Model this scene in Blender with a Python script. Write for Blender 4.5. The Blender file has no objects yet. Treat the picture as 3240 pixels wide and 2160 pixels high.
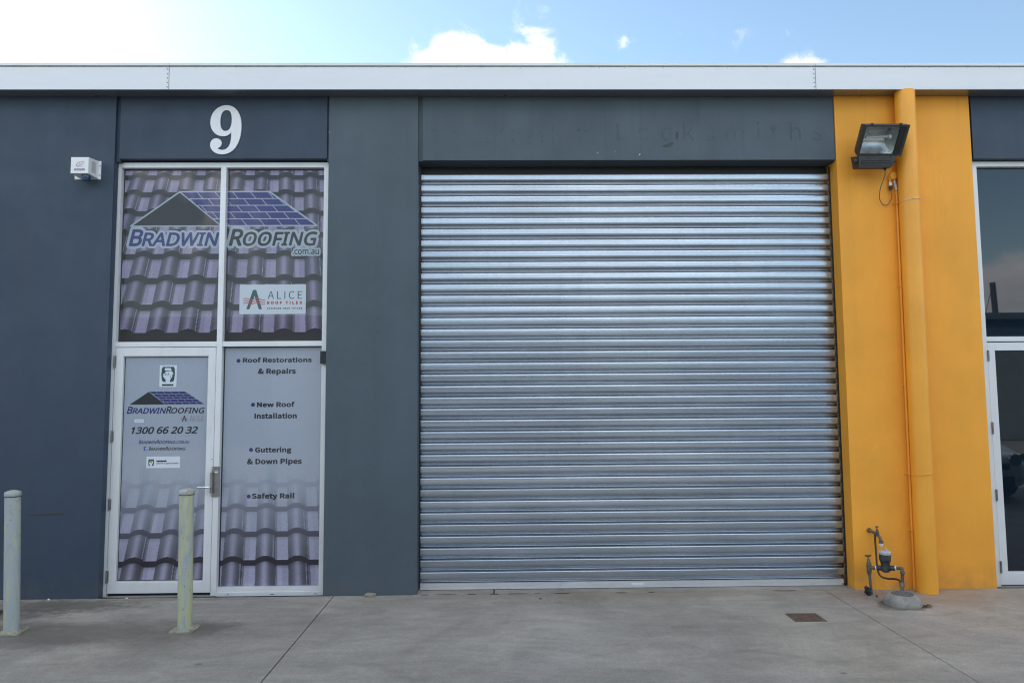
import bpy, bmesh, math, random
import numpy as np
from mathutils import Vector, Matrix
random.seed(7); rng = np.random.default_rng(7)
S = bpy.context.scene
COL = S.collection
R = math.radians

# ------------------------------------------------------------------ camera
cam_d = bpy.data.cameras.new('camera'); cam = bpy.data.objects.new('camera', cam_d); COL.objects.link(cam)
cam_d.sensor_width = 36.0; cam_d.lens = 24.89; cam_d.clip_start = 0.05; cam_d.clip_end = 3000
yaw, pitch, roll = R(-0.915), R(4.480), R(-0.411)
r0 = Vector((math.cos(yaw), math.sin(yaw), 0)); f0 = Vector((-math.sin(yaw), math.cos(yaw), 0)); up = Vector((0, 0, 1))
fw = f0*math.cos(pitch) + up*math.sin(pitch); u_ = -f0*math.sin(pitch) + up*math.cos(pitch)
rr = r0*math.cos(roll) + u_*math.sin(roll); uu = -r0*math.sin(roll) + u_*math.cos(roll)
M4 = Matrix((rr, uu, -fw)).transposed().to_4x4(); M4.translation = Vector((0, -5.88, 1.60))
cam.matrix_world = M4
S.camera = cam

# ------------------------------------------------------------------ node helper
class NT:
    def __init__(s, tree): s.t = tree; s.n = tree.nodes; s.l = tree.links
    def new(s, typ, **kw):
        nd = s.n.new(typ)
        for k, v in kw.items(): setattr(nd, k, v)
        return nd
    def set(s, sock, v):
        if hasattr(v, 'links') or isinstance(v, bpy.types.NodeSocket): s.l.new(v, sock)
        elif v is not None:
            if isinstance(v, (tuple, list)) and sock.type == 'RGBA' and len(v) == 3: v = (*v, 1)
            sock.default_value = v
    def math(s, op, a, b=None, c=None, clamp=False):
        nd = s.new('ShaderNodeMath', operation=op, use_clamp=clamp)
        s.set(nd.inputs[0], a)
        if b is not None: s.set(nd.inputs[1], b)
        if c is not None: s.set(nd.inputs[2], c)
        return nd.outputs[0]
    def vmath(s, op, a, b=None):
        nd = s.new('ShaderNodeVectorMath', operation=op)
        s.set(nd.inputs[0], a)
        if b is not None:
            s.set(nd.inputs[3] if op == 'SCALE' else nd.inputs[1], b)
        return nd.outputs[1] if op in ('LENGTH', 'DOT_PRODUCT', 'DISTANCE') else nd.outputs[0]
    def noise(s, vec, scale, detail=4, rough=.55, dist=0, out=0):
        nd = s.new('ShaderNodeTexNoise'); s.set(nd.inputs['Vector'], vec)
        nd.inputs['Scale'].default_value = scale; nd.inputs['Detail'].default_value = detail
        nd.inputs['Roughness'].default_value = rough; nd.inputs['Distortion'].default_value = dist
        return nd.outputs[out]
    def voro(s, vec, scale, out=0, feature='F1'):
        nd = s.new('ShaderNodeTexVoronoi', feature=feature); s.set(nd.inputs['Vector'], vec); nd.inputs['Scale'].default_value = scale
        return nd.outputs[out]
    def mix(s, fac, a, b, mode='MIX'):
        nd = s.new('ShaderNodeMix', data_type='RGBA', blend_type=mode)
        s.set(nd.inputs[0], fac); s.set(nd.inputs[6], a); s.set(nd.inputs[7], b)
        return nd.outputs[2]
    def rng(s, v, a, b, c=0., d=1., smooth=False):
        nd = s.new('ShaderNodeMapRange'); nd.interpolation_type = 'SMOOTHSTEP' if smooth else 'LINEAR'
        s.set(nd.inputs[0], v)
        for i, x in enumerate((a, b, c, d)): nd.inputs[i+1].default_value = x
        return nd.outputs[0]
    def pos(s): return s.new('ShaderNodeNewGeometry').outputs['Position']
    def sc(s, vec, v): return s.vmath('MULTIPLY', vec, v)
    def bump(s, h, strength=.2, dist=.002):
        nd = s.new('ShaderNodeBump'); s.set(nd.inputs['Height'], h)
        nd.inputs['Strength'].default_value = strength; nd.inputs['Distance'].default_value = dist
        return nd.outputs[0]

# ------------------------------------------------------------------ world : sky and clouds
SUN_EL, SUN_AZ = R(31), R(-47)          # azimuth measured from +Y towards +X
sun_dir = Vector((math.sin(SUN_AZ)*math.cos(SUN_EL), math.cos(SUN_AZ)*math.cos(SUN_EL), math.sin(SUN_EL)))
w = bpy.data.worlds.new('World'); S.world = w; w.use_nodes = True
n = NT(w.node_tree); n.n.clear()
sky = n.new('ShaderNodeTexSky', sky_type='NISHITA'); sky.sun_disc = False
sky.sun_elevation = SUN_EL; sky.sun_rotation = SUN_AZ; sky.air_density = 1.0; sky.dust_density = 0.25; sky.ozone_density = 0.9
d = n.vmath('NORMALIZE', n.new('ShaderNodeTexCoord').outputs['Generated'])
sep = n.new('ShaderNodeSeparateXYZ'); n.l.new(d, sep.inputs[0])
dz = sep.outputs[2]
den = n.math('ADD', n.math('MAXIMUM', dz, 0.0), 0.22)
cmb = n.new('ShaderNodeCombineXYZ'); n.l.new(n.math('DIVIDE', sep.outputs[0], den), cmb.inputs[0]); n.l.new(n.math('DIVIDE', sep.outputs[1], den), cmb.inputs[1])
cmb.inputs[2].default_value = 0.7
base = n.noise(cmb.outputs[0], 1.25, 7, .58, .25)
fine = n.noise(d, 16.0, 8, .62, .5)
field = n.math('ADD', n.math('MULTIPLY', n.math('SUBTRACT', base, .5), 1.5), n.math('MULTIPLY', n.math('SUBTRACT', fine, .5), 2.2))
# the cumulus that stand over the roof in the photograph, as directions and sizes on the sky
def rdir(x, y):                       # direction of a compass bearing/elevation in degrees
    a, e = R(x), R(y); return (math.sin(a)*math.cos(e), math.cos(a)*math.cos(e), math.sin(e))
CL = [(-38, 28, 12.5, 1.1), (-31, 30, 6.0, .75), (-36, 21, 7.0, .75),
      (-3.8, 25.6, 4.6, 1.0), (-5.6, 25.0, 3.4, .9), (-0.8, 24.8, 4.0, .92), (2.8, 25.4, 4.2, 1.0), (4.4, 24.7, 3.2, .9),
      (10.2, 27.2, 2.0, .55), (4.0, 29.6, 1.8, .50), (24.0, 22.7, 3.0, 1.0), (22.4, 22.4, 2.4, .9), (144, 3.5, 9.0, .95), (150, 5, 7.0, .8), (137, 3, 7.0, .7)]
blob = None
for az, el, s_, amp in CL:
    dist = n.vmath('DISTANCE', d, rdir(az, el))
    g = n.math('MULTIPLY', n.rng(dist, 0, math.sin(R(s_)), 1, 0, True), amp)
    blob = g if blob is None else n.math('MAXIMUM', blob, g)
# broken cloud all over the sky; the patch over the roof is mostly clear
clear = n.rng(sep.outputs[1], .0, .55, 0, .60, True)
gap = n.math('MULTIPLY', n.rng(n.vmath('DISTANCE', d, rdir(143, 22)), math.sin(R(9)), math.sin(R(17)), 1, 0, True), .6)    # the clear blue seen mirrored in the tinted pane
clear = n.math('ADD', clear, gap)
field = n.math('SUBTRACT', n.math('ADD', field, blob), clear)
mask = n.math('POWER', n.rng(field, -.22, .40, 0, 1, True), 1.7)
shade = n.rng(n.noise(cmb.outputs[0], 3.2, 6, .6), .38, .66, .78, 1.0)
ccol = n.mix(n.rng(dz, .05, .62), (.36, .37, .40), (1.0, .985, .96))
ccol = n.mix(1.0, ccol, n.math('ADD', shade, 0.0), 'MULTIPLY')
ccol = n.mix(1.0, ccol, n.rng(sep.outputs[1], -.2, .6, 1.0, .36), 'MULTIPLY')     # clouds on the sun's side are seen from their shaded side
bgS = n.new('ShaderNodeBackground'); n.l.new(n.mix(1.0, sky.outputs[0], (1.04, 1.05, .97), 'MULTIPLY'), bgS.inputs[0]); bgS.inputs[1].default_value = 0.112
bgC = n.new('ShaderNodeBackground'); n.l.new(ccol, bgC.inputs[0]); bgC.inputs[1].default_value = 2.3
mx = n.new('ShaderNodeMixShader'); n.l.new(mask, mx.inputs[0]); n.l.new(bgS.outputs[0], mx.inputs[1]); n.l.new(bgC.outputs[0], mx.inputs[2])
out = n.new('ShaderNodeOutputWorld'); n.l.new(mx.outputs[0], out.inputs[0])

sun_d = bpy.data.lights.new('sun', 'SUN'); sun_d.energy = 3.2; sun_d.angle = R(.53); sun_d.color = (1, .95, .88)
sun = bpy.data.objects.new('sun', sun_d); COL.objects.link(sun)
sun.rotation_euler = (-sun_dir).to_track_quat('-Z', 'Y').to_euler(); sun.location = (0, 0, 30)

S.view_settings.view_transform = 'Standard'; S.view_settings.look = 'None'
S.view_settings.exposure = 1.17; S.view_settings.gamma = 1; S.view_settings.use_curve_mapping = False
S.render.engine = 'CYCLES'; S.cycles.use_denoising = True; S.cycles.filter_width = 1.15; S.cycles.max_bounces = 8; S.cycles.caustics_reflective = False

# ------------------------------------------------------------------ materials
def lin(c):
    return tuple((x/255/12.92 if x/255 <= .04045 else ((x/255+.055)/1.055)**2.4) for x in c)
def mat(name, col=(.5, .5, .5), rough=.5, metal=0., fn=None, **kw):
    m = bpy.data.materials.new(name); m.use_nodes = True; t = NT(m.node_tree)
    b = m.node_tree.nodes['Principled BSDF']
    b.inputs['Base Color'].default_value = (*col, 1); b.inputs['Roughness'].default_value = rough; b.inputs['Metallic'].default_value = metal
    for k, v in kw.items(): b.inputs[k.replace('_', ' ')].default_value = v
    if fn: fn(t, b)
    return m
def vary(col, amt=.12, scale=3., grain=140., bump=.15, bdist=.0015, rough=None, dirt=None, stretch=(1, 1, 1)):
    """painted or cast surface: slow mottling, fine grain, optional dirt colour"""
    def fn(t, b):
        p = t.sc(t.pos(), stretch)
        slow = t.rng(t.noise(p, scale, 5, .6), .3, .7, 1-amt, 1+amt)
        gr = t.rng(t.noise(p, grain, 3, .7), .3, .7, 1-amt*.5, 1+amt*.5)
        c = t.mix(1.0, col, t.math('MULTIPLY', slow, gr), 'MULTIPLY')
        if dirt:
            c = t.mix(t.rng(t.noise(p, scale*2.3, 8, .7), .56, .74, 0, dirt[1]), c, dirt[0])
        t.l.new(c, b.inputs['Base Color'])
        t.l.new(t.bump(t.noise(p, grain, 5, .65), bump, bdist), b.inputs['Normal'])
        if rough: t.l.new(t.rng(t.noise(p, scale*1.7, 4), .3, .7, rough[0], rough[1]), b.inputs['Roughness'])
    return fn

def wall_fn(col, tall=1.0):
    """rolled paint on concrete panels: mottling, faint roller lap bands, pale scuffs, splash dirt near the ground"""
    def fn(t, b):
        p = t.pos(); sp = t.new('ShaderNodeSeparateXYZ'); t.l.new(p, sp.inputs[0])
        a = t.rng(t.noise(p, 1.1, 5, .6), .3, .7, .90, 1.10)
        bnd = t.rng(t.noise(t.sc(p, (3.2, 3.2, .35)), 1.0, 4, .5), .3, .7, .95, 1.05)
        gr = t.rng(t.noise(p, 190, 2, .8), .3, .7, .93, 1.07)
        c = t.mix(1.0, col, t.math('MULTIPLY', t.math('MULTIPLY', a, bnd), gr), 'MULTIPLY')
        # dust splashed up from the paving, ragged upper edge
        dm = t.math('MULTIPLY', t.rng(sp.outputs[2], 0.0, .30, 1, 0, True), t.rng(t.noise(p, 7, 6, .7), .35, .7, .05, .7))
        c = t.mix(t.math('MULTIPLY', dm, .55), c, (.12, .105, .09))
        run = t.math('MULTIPLY', t.rng(t.noise(t.sc(p, (16, 16, .55)), 1.0, 5, .65), .54, .72), t.rng(sp.outputs[2], 1.6, 4.1, .1, .55))
        c = t.mix(t.math('MULTIPLY', run, .55), c, tuple(x*.62 for x in col))
        chalk = t.rng(t.noise(t.sc(p, (1, 1, .6)), 2.6, 7, .7, .8), .54, .72, 0, .30)
        c = t.mix(chalk, c, tuple(x*1.28+.01 for x in col))
        spot = t.rng(t.voro(p, 5.5), .0, .035, 1, 0)
        spot = t.math('MULTIPLY', spot, t.rng(t.noise(p, 2.1, 2), .52, .6, 0, .35))
        c = t.mix(spot, c, tuple(x*.45 for x in col))
        t.l.new(c, b.inputs['Base Color'])
        h = t.math('ADD', t.noise(p, 160, 4, .7), t.math('MULTIPLY', t.noise(p, 14, 3), .6))
        t.l.new(t.bump(h, .35, .0022), b.inputs['Normal'])
        t.l.new(t.rng(t.noise(p, 4, 4), .3, .7, .5, .68), b.inputs['Roughness'])
    return fn
BLUE = (.034, .056, .090); SLATE = (.068, .096, .120); YEL = (.88, .385, .044)
m_blue = mat('blue_grey_wall_paint', fn=wall_fn(BLUE))
m_slate = mat('slate_grey_wall_paint', fn=wall_fn(SLATE))
m_yel = mat('yellow_wall_paint', fn=wall_fn(YEL), Specular_IOR_Level=.35)
def ypipe_fn(t, b):
    p = t.pos()
    c = t.mix(1.0, (.89, .395, .042), t.rng(t.noise(p, 2.0, 4), .3, .7, .92, 1.08), 'MULTIPLY')
    chip = t.math('MULTIPLY', t.rng(t.noise(t.sc(p, (1, 1, 1.6)), 34, 3, .5), .735, .755), t.rng(t.noise(p, 2.7, 2), .5, .58))
    c = t.mix(chip, c, (.72, .72, .70))
    t.l.new(c, b.inputs['Base Color']); t.l.new(t.bump(t.noise(p, 90, 3), .12, .001), b.inputs['Normal'])
m_ypipe = mat('yellow_painted_pipe', rough=.42, fn=ypipe_fn)
m_fascia = mat('pale_fascia_steel', rough=.35, fn=vary((.75, .77, .815), .035, 1.3, 60, .05, .001, (.28, .45), ((.45, .44, .42), .10), (.5, 1, 3)))
m_cap = mat('pale_capping_steel', rough=.3, fn=vary((.70, .75, .78), .05, 2, 60, .04))
m_soffit = mat('dark_glossy_soffit', (.16, .17, .18), .22, .75, fn=vary((.27, .30, .33), .06, 2, 40, .03, .001, (.26, .36), ((.12, .11, .10), .12)))
m_alu = mat('pale_aluminium_frame', rough=.38, metal=.15, fn=vary((.76, .775, .79), .05, 2.2, 120, .04, .0006, (.3, .45), ((.38, .36, .32), .22), (1, 1, .5)))
m_alu_d = mat('shadow_gap_rubber', (.012, .014, .015), .6)
m_white = mat('white_powder_coat', (.78, .79, .80), .4, fn=vary((.78, .79, .80), .03, 5, 100, .03))
m_black = mat('black_plastic', (.012, .013, .015), .45)
m_steel = mat('brushed_steel_plate', rough=.38, metal=.85, fn=vary((.30, .29, .28), .12, 12, 200, .08, .0006, (.3, .5)))
m_chrome = mat('chrome_lever', (.82, .83, .85), .12, 1.0)
m_hinge = mat('worn_hinge_steel', rough=.5, metal=.7, fn=vary((.23, .22, .21), .25, 30, 200, .1))
m_num = mat('white_number', (.80, .81, .84), .35, fn=vary((.80, .81, .84), .02, 4, 100, .02))
m_fleck = mat('pale_fleck', (.7, .7, .7), .6)

def galv_fn(t, b):
    p = t.pos()
    oi = t.new('ShaderNodeObjectInfo').outputs['Random']
    sp = t.voro(t.sc(p, (1, 1, 1.5)), 130, 1)
    spv = t.new('ShaderNodeSeparateColor'); t.l.new(sp, spv.inputs[0])
    a = t.rng(spv.outputs[0], 0, 1, .955, 1.035)
    bnd = t.rng(t.noise(t.sc(p, (.7, 1, 9)), 1.3, 5, .6), .3, .7, .86, 1.12)
    k = t.math('MULTIPLY', t.math('MULTIPLY', a, bnd), t.rng(oi, 0, 1, .93, 1.05))
    c = t.mix(1.0, (.46, .51, .57), k, 'MULTIPLY')
    grime = t.math('MULTIPLY', t.rng(t.noise(t.sc(p, (7, 1, .8)), 1.0, 6, .7, .4), .5, .72), .10)
    c = t.mix(grime, c, (.20, .21, .225))
    c = t.mix(t.rng(t.noise(p, 34, 6, .7), .68, .76, 0, .3), c, (.22, .22, .23))
    t.l.new(c, b.inputs['Base Color'])
    t.l.new(t.rng(spv.outputs[1], 0, 1, .21, .27), b.inputs['Roughness'])
    h = t.math('ADD', t.math('MULTIPLY', t.noise(p, 60, 3), .12), t.math('MULTIPLY', t.noise(t.sc(p, (1, 1, 2)), 4, 3), 1.6))
    t.l.new(t.bump(h, .30, .0013), b.inputs['Normal'])
m_galv = mat('galvanised_slat', metal=.88, fn=galv_fn)
m_rail = mat('pale_bottom_rail', rough=.4, metal=.3, fn=vary((.62, .62, .64), .08, 3, 80, .05, .001, (.3, .5), ((.25, .22, .19), .5), (1, 1, 3)))

def conc_fn(t, b):
    p = t.pos(); sp = t.new('ShaderNodeSeparateXYZ'); t.l.new(p, sp.inputs[0])
    big = t.rng(t.noise(p, .8, 8, .66, .7), .3, .7,   .72, 1.24)
    swirl = t.rng(t.noise(t.sc(p, (1.1, 3.2, 1)), 1.6, 6, .62, 1.2), .3, .7, .84, 1.16)
    gr = t.rng(t.noise(p, 95, 5, .85), .25, .75, .66, 1.34)
    mid = t.rng(t.noise(p, 34, 6, .8), .3, .7, .86, 1.12)
    k = t.math('MULTIPLY', t.math('MULTIPLY', t.math('MULTIPLY', big, swirl), gr), mid)
    tone = t.mix(t.rng(t.noise(p, .5, 4, .6, .5), .35, .65), (.325, .298, .254), (.330, .310, .282))
    c = t.mix(1.0, tone, k, 'MULTIPLY')
    def blobm(cx, cy, rx, ry, nscale=6., lo=.25, hi=.9):
        q = t.vmath('SUBTRACT', p, (cx, cy, 0)); q = t.sc(q, (1/rx, 1/ry, 0))
        dd = t.math('ADD', t.vmath('LENGTH', q), t.math('MULTIPLY', t.math('SUBTRACT', t.noise(t.sc(p, (1, 1.6, 1)), nscale, 7, .7), .5), 1.6))
        return t.rng(dd, lo, hi, 1, 0, True)
    # ochre/rust dust by the yellow pier
    ru = t.math('MULTIPLY', blobm(3.35, -.2, 1.1, .45), .42); c = t.mix(ru, c, (.30, .20, .12))
    ru = t.math('MULTIPLY', blobm(1.3, -.05, 2.4, .16), .35); c = t.mix(ru, c, (.28, .22, .16))
    # soil and leaf dirt washed against the wall left of the door
    for (cx, cy, rx, ry, a, ns) in ((-3.4, -.20, .95, .26, .9, 9), (-3.75, -.42, .7, .22, .8, 9), (-2.95, -.85, 1.5, .42, .75, 3.2), (-2.08, -.80, .36, .26, .75, 7), (-3.3, -1.0, .9, .3, .5, 12), (-2.5, -.05, .9, .06, .45, 8)):
        c = t.mix(t.math('MULTIPLY', blobm(cx, cy, rx, ry, ns), a), c, (.13, .115, .10))
    # damp ring round the concrete collar, small oil spots
    c = t.mix(t.math('MULTIPLY', blobm(3.02, -.44, .24, .17, 8, .6, 1.0), .7), c, (.085, .07, .05))
    for (cx, cy, r_) in ((-1.83, -1.45, .035), (1.95, -1.72, .03), (.45, -.25, .02)):
        c = t.mix(t.math('MULTIPLY', blobm(cx, cy, r_, r_*.8, 20), .6), c, (.06, .055, .05))
    blot = t.rng(t.noise(t.sc(p, (1, 1.9, 1)), 2.4, 8, .72, 1.0), .55, .74, 0, .42); c = t.mix(blot, c, (.20, .185, .165))
    speck = t.math('MULTIPLY', t.rng(t.voro(p, 16), 0, .055, 1, 0), t.rng(t.noise(p, 3, 3), .5, .62, 0, .5))
    c = t.mix(speck, c, (.05, .045, .04))
    lite = t.rng(t.noise(t.sc(p, (1, 2.2, 1)), 5.2, 6, .7, .8), .62, .74, 0, .28); c = t.mix(lite, c, (.46, .45, .44))
    t.l.new(c, b.inputs['Base Color'])
    h = t.math('ADD', t.noise(p, 220, 4, .75), t.math('MULTIPLY', t.noise(p, 22, 4), .8))
    t.l.new(t.bump(h, .45, .003), b.inputs['Normal'])
    t.l.new(t.rng(t.noise(p, 2.2, 5), .3, .7, .62, .85), b.inputs['Roughness'])
m_conc = mat('worn_concrete', rough=.75, fn=conc_fn)
m_dirt = mat('joint_dirt', (.03, .027, .024), .95, fn=vary((.03, .027, .024), .4, 20, 90, .3))
m_asph = mat('asphalt', (.06, .06, .06), .9, fn=vary((.055, .055, .056), .2, 2, 90, .4, .004))
m_collar = mat('pale_cast_concrete', rough=.9, fn=vary((.31, .30, .275), .25, 14, 90, 1.0, .008, None, ((.13, .11, .085), .85)))
m_stone = mat('rubble_stone', rough=.9, fn=vary((.30, .26, .22), .3, 30, 150, .8, .004))
m_leaf = mat('dry_leaf', rough=.8, fn=vary((.10, .065, .035), .4, 40, 150, .5))
m_rust = mat('rusty_iron', rough=.85, metal=.2, fn=vary((.075, .048, .04), .4, 22, 160, .6, .003, None, ((.16, .07, .035), .6)))
m_brass = mat('weathered_brass', rough=.5, metal=.7, fn=vary((.17, .14, .11), .3, 40, 200, .2, .001, None, ((.06, .09, .08), .5)))
m_copper = mat('dull_copper_pipe', rough=.55, metal=.5, fn=vary((.095, .055, .042), .35, 30, 200, .2, .001, None, ((.05, .045, .045), .7)))
m_grey_pipe = mat('grey_pipe', rough=.55, fn=vary((.105, .10, .10), .3, 40, 200, .2, .001, None, ((.16, .11, .08), .5)))
m_meter = mat('dark_meter_plastic', rough=.45, fn=vary((.035, .038, .042), .25, 30, 150, .1))
m_lid = mat('dusty_grey_lid', rough=.5, fn=vary((.50, .50, .50), .2, 40, 150, .1, .001, None, ((.28, .25, .22), .6)))
m_tape = mat('white_thread_tape', (.75, .75, .75), .6)

def bollard_fn(t, b, lo=.38):
    p = t.pos()
    str_ = t.noise(t.sc(p, (26, 26, 3.0)), 1.0, 6, .65, .5)
    c = t.mix(t.rng(str_, lo, lo+.16, 0, 1, True), (.46, .475, .31), (.36, .41, .43))
    c = t.mix(t.rng(t.noise(t.sc(p, (18, 18, 6)), 1.0, 5, .6), .56, .68, 0, .55), c, (.22, .29, .37))
    c = t.mix(t.rng(t.noise(t.sc(p, (14, 14, 2.5)), 1.3, 6, .6), .55, .70, 0, .7), c, (.56, .50, .17))
    c = t.mix(t.rng(t.noise(t.sc(p, (1, 1, .5)), 46, 7, .75), .60, .66, 0, .75), c, (.17, .14, .10))
    c = t.mix(t.rng(t.noise(p, 9, 7, .75), .64, .67, 0, .8), c, (.26, .22, .20))
    t.l.new(c, b.inputs['Base Color']); t.l.new(t.bump(t.noise(p, 60, 5), .25, .0015), b.inputs['Normal'])
m_boll = mat('faded_yellow_bollard_paint', rough=.6, fn=lambda t, b: bollard_fn(t, b, .44))
m_boll2 = mat('faded_blue_grey_bollard_paint', rough=.6, fn=lambda t, b: bollard_fn(t, b, .36))
m_plate = mat('chipped_base_plate', rough=.7, fn=vary((.33, .32, .25), .35, 25, 150, .4, .002, None, ((.08, .055, .04), 1.0)))  # dark dirt patches also carry the shadow at the bollard foot

# printed film behind glass: flat colours under a clear glossy layer
def film(name, col=None):
    def fn(t, b):
        if col is None:
            at = t.new('ShaderNodeAttribute', attribute_name='print'); src = at.outputs['Color']
            src = t.mix(1.0, src, t.rng(t.noise(t.pos(), 260, 2, .8), .3, .7, .93, 1.07), 'MULTIPLY')
            t.l.new(src, b.inputs['Base Color'])
        else: b.inputs['Base Color'].default_value = (*col, 1)
        b.inputs['Roughness'].default_value = .5; b.inputs['Coat Weight'].default_value = 1; b.inputs['Coat Roughness'].default_value = .015
        b.inputs['Coat IOR'].default_value = 1.45
        t.l.new(t.bump(t.noise(t.pos(), 1.6, 2), .12, .004), b.inputs['Coat Normal'])
    return mat(name, fn=fn)
m_print = film('printed_tile_film')
f_navy = film('print_navy', lin((46, 42, 108))); f_navy2 = film('print_navy_dark', lin((36, 38, 105)))
f_char = film('print_charcoal', lin((30, 27, 25))); f_ink = film('print_black', lin((26, 28, 36)))
f_pale = film('print_pale_grey', lin((158, 170, 180))); f_white = film('print_white', lin((214, 222, 232)))
f_green = film('print_dark_green', lin((24, 72, 70))); f_red = film('print_red', lin((178, 62, 66)))
f_gold = film('print_olive', lin((150, 150, 70))); f_fb = film('print_mid_blue', lin((72, 92, 160)))
f_edge = film('dark_glass_margin', (.008, .009, .012)); f_grey = film('print_grey', lin((120, 124, 130)))
f_sign = film('print_sign_grey', lin((190, 199, 208)))
m_glass = mat('dark_tinted_glass', (.006, .013, .021), .015, IOR=1.66)
def ghost_fn(t, b):
    p = t.pos(); m = t.rng(t.noise(p, 6.5, 5, .65), .40, .62, 0, .16)
    b.inputs['Base Color'].default_value = (.028, .043, .052, 1); b.inputs['Roughness'].default_value = .6
    t.l.new(m, b.inputs['Alpha'])
m_ghost = mat('old_lettering_residue', fn=ghost_fn)
m_smudge = mat('dark_smudge', (.035, .052, .060), .5)
m_streak = mat('rust_scrape', (.055, .04, .035), .8)
m_sticker = mat('sticker_white', (.75, .77, .80), .4)
m_stred = mat('sticker_red', (.50, .07, .08), .5); m_stblue = mat('sticker_blue', (.06, .08, .25), .5)
m_lens = mat('blue_strobe_lens', (.012, .05, .13), .15, Coat_Weight=.6)
m_flood = mat('black_cast_housing', rough=.5, fn=vary((.035, .036, .038), .25, 12, 150, .25, .001, (.4, .65), ((.10, .085, .06), .35)))
m_refl = mat('dusty_reflector', rough=.32, metal=.9, fn=vary((.62, .63, .64), .2, 6, 60, .15, .002, (.2, .4), ((.30, .28, .25), .35)))
m_lampglass = mat('halogen_tube', (.75, .76, .72), .15)
def fglass_fn(t, b):
    b.inputs['Transmission Weight'].default_value = 1; b.inputs['Roughness'].default_value = .02; b.inputs['IOR'].default_value = 1.2
m_fglass = mat('floodlight_glass', (.9, .93, .93), fn=fglass_fn)
m_cable = mat('grey_cable', (.13, .11, .10), .6)

# ------------------------------------------------------------------ mesh helpers
class MB:
    def __init__(s): s.bm = bmesh.new()
    def box(s, x0, x1, y0, y1, z0, z1):
        v = [s.bm.verts.new((x, y, z)) for x in (x0, x1) for y in (y0, y1) for z in (z0, z1)]
        for f in ((0, 1, 3, 2), (4, 6, 7, 5), (0, 4, 5, 1), (2, 3, 7, 6), (0, 2, 6, 4), (1, 5, 7, 3)): s.bm.faces.new([v[i] for i in f])
        return s
    def tube(s, pts, r, seg=12, cap=True, closed=False):
        pts = [Vector(p) for p in pts]; N = len(pts); rs = r if isinstance(r, (list, tuple)) else [r]*N
        rings = []; ref = None
        for i, p in enumerate(pts):
            if closed: t = pts[(i+1) % N]-pts[i-1]
            else: t = (pts[min(i+1, N-1)]-pts[max(i-1, 0)])
            t.normalize()
            if ref is None: ref = Vector((0, 0, 1)) if abs(t.z) < .9 else Vector((1, 0, 0))
            a = (ref - t*ref.dot(t)).normalized(); b = t.cross(a); ref = a
            rings.append([s.bm.verts.new(p + (a*math.cos(2*math.pi*k/seg)+b*math.sin(2*math.pi*k/seg))*rs[i]) for k in range(seg)])
        for i in range(N if closed else N-1):
            A, B = rings[i], rings[(i+1) % N]
            for k in range(seg): s.bm.faces.new((A[k], A[(k+1) % seg], B[(k+1) % seg], B[k]))
        if cap and not closed:
            s.bm.faces.new(rings[0][::-1]); s.bm.faces.new(rings[-1])
        return s
    def lathe(s, prof, c, seg=24, axis='Z'):
        rings = []
        for r, h in prof:
            ring = []
            for k in range(seg):
                a = 2*math.pi*k/seg; q = (r*math.cos(a), r*math.sin(a), h)
                if axis == 'X': q = (h, q[0], q[1])
                if axis == 'Y': q = (q[0], h, q[1])
                ring.append(s.bm.verts.new((c[0]+q[0], c[1]+q[1], c[2]+q[2])))
            rings.append(ring)
        for A, B in zip(rings, rings[1:]):
            for k in range(seg): s.bm.faces.new((A[k], A[(k+1) % seg], B[(k+1) % seg], B[k]))
        if prof[0][0] > 1e-5: s.bm.faces.new(rings[0][::-1])
        if prof[-1][0] > 1e-5: s.bm.faces.new(rings[-1])
        return s
    def poly(s, pts, plane_y=None, th=0.):
        """outline given as (x, z) at a depth y, thickness th towards the back; or 3-D points"""
        P = [(x, plane_y, z) for x, z in pts] if plane_y is not None else pts
        v = [s.bm.verts.new(p) for p in P]; f = s.bm.faces.new(v)
        if th:
            v2 = [s.bm.verts.new((p[0], p[1]+th, p[2])) for p in P]; s.bm.faces.new(v2[::-1])
            for i in range(len(v)): s.bm.faces.new((v[i], v2[i], v2[(i+1) % len(v)], v[(i+1) % len(v)]))
        return s
    def loft(s, A, B):
        va = [s.bm.verts.new(p) for p in A]; vb = [s.bm.verts.new(p) for p in B]
        for i in range(len(A)): s.bm.faces.new((va[i], va[(i+1) % len(A)], vb[(i+1) % len(A)], vb[i]))
        return s
    def bevel(s, w, seg=2):
        bmesh.ops.bevel(s.bm, geom=[e for e in s.bm.edges if len(e.link_faces) == 2 and e.calc_face_angle(0) > .5], offset=w, segments=seg, affect='EDGES', clamp_overlap=True)
        return s
    def mesh(s, name, m, smooth=35):
        bmesh.ops.remove_doubles(s.bm, verts=s.bm.verts, dist=1e-6)
        bmesh.ops.recalc_face_normals(s.bm, faces=s.bm.faces)
        me = bpy.data.meshes.new(name); s.bm.to_mesh(me); s.bm.free()
        if m: me.materials.append(m)
        if smooth:
            me.polygons.foreach_set('use_smooth', [True]*len(me.polygons)); me.set_sharp_from_angle(angle=R(smooth))
        return me
    def build(s, name, m, parent=None, smooth=35):
        return obj(name, s.mesh(name, m, smooth), parent)
def obj(name, me, parent=None):
    o = bpy.data.objects.new(name, me); COL.objects.link(o)
    if parent: link(o, parent)
    return o
def world(o): return (world(o.parent) @ o.matrix_parent_inverse if o.parent else Matrix.Identity(4)) @ o.matrix_basis
def link(o, parent): o.parent = parent; o.matrix_parent_inverse = world(parent).inverted()
def tag(o, label=None, cat=None, group=None, kind=None):
    for k, v in (('label', label), ('category', cat), ('group', group), ('kind', kind)):
        if v: o[k] = v
    return o
def empty(name, loc, label, cat, group=None):
    o = bpy.data.objects.new(name, None); COL.objects.link(o); o.location = loc; o.empty_display_size = .2
    return tag(o, label, cat, group)
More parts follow.
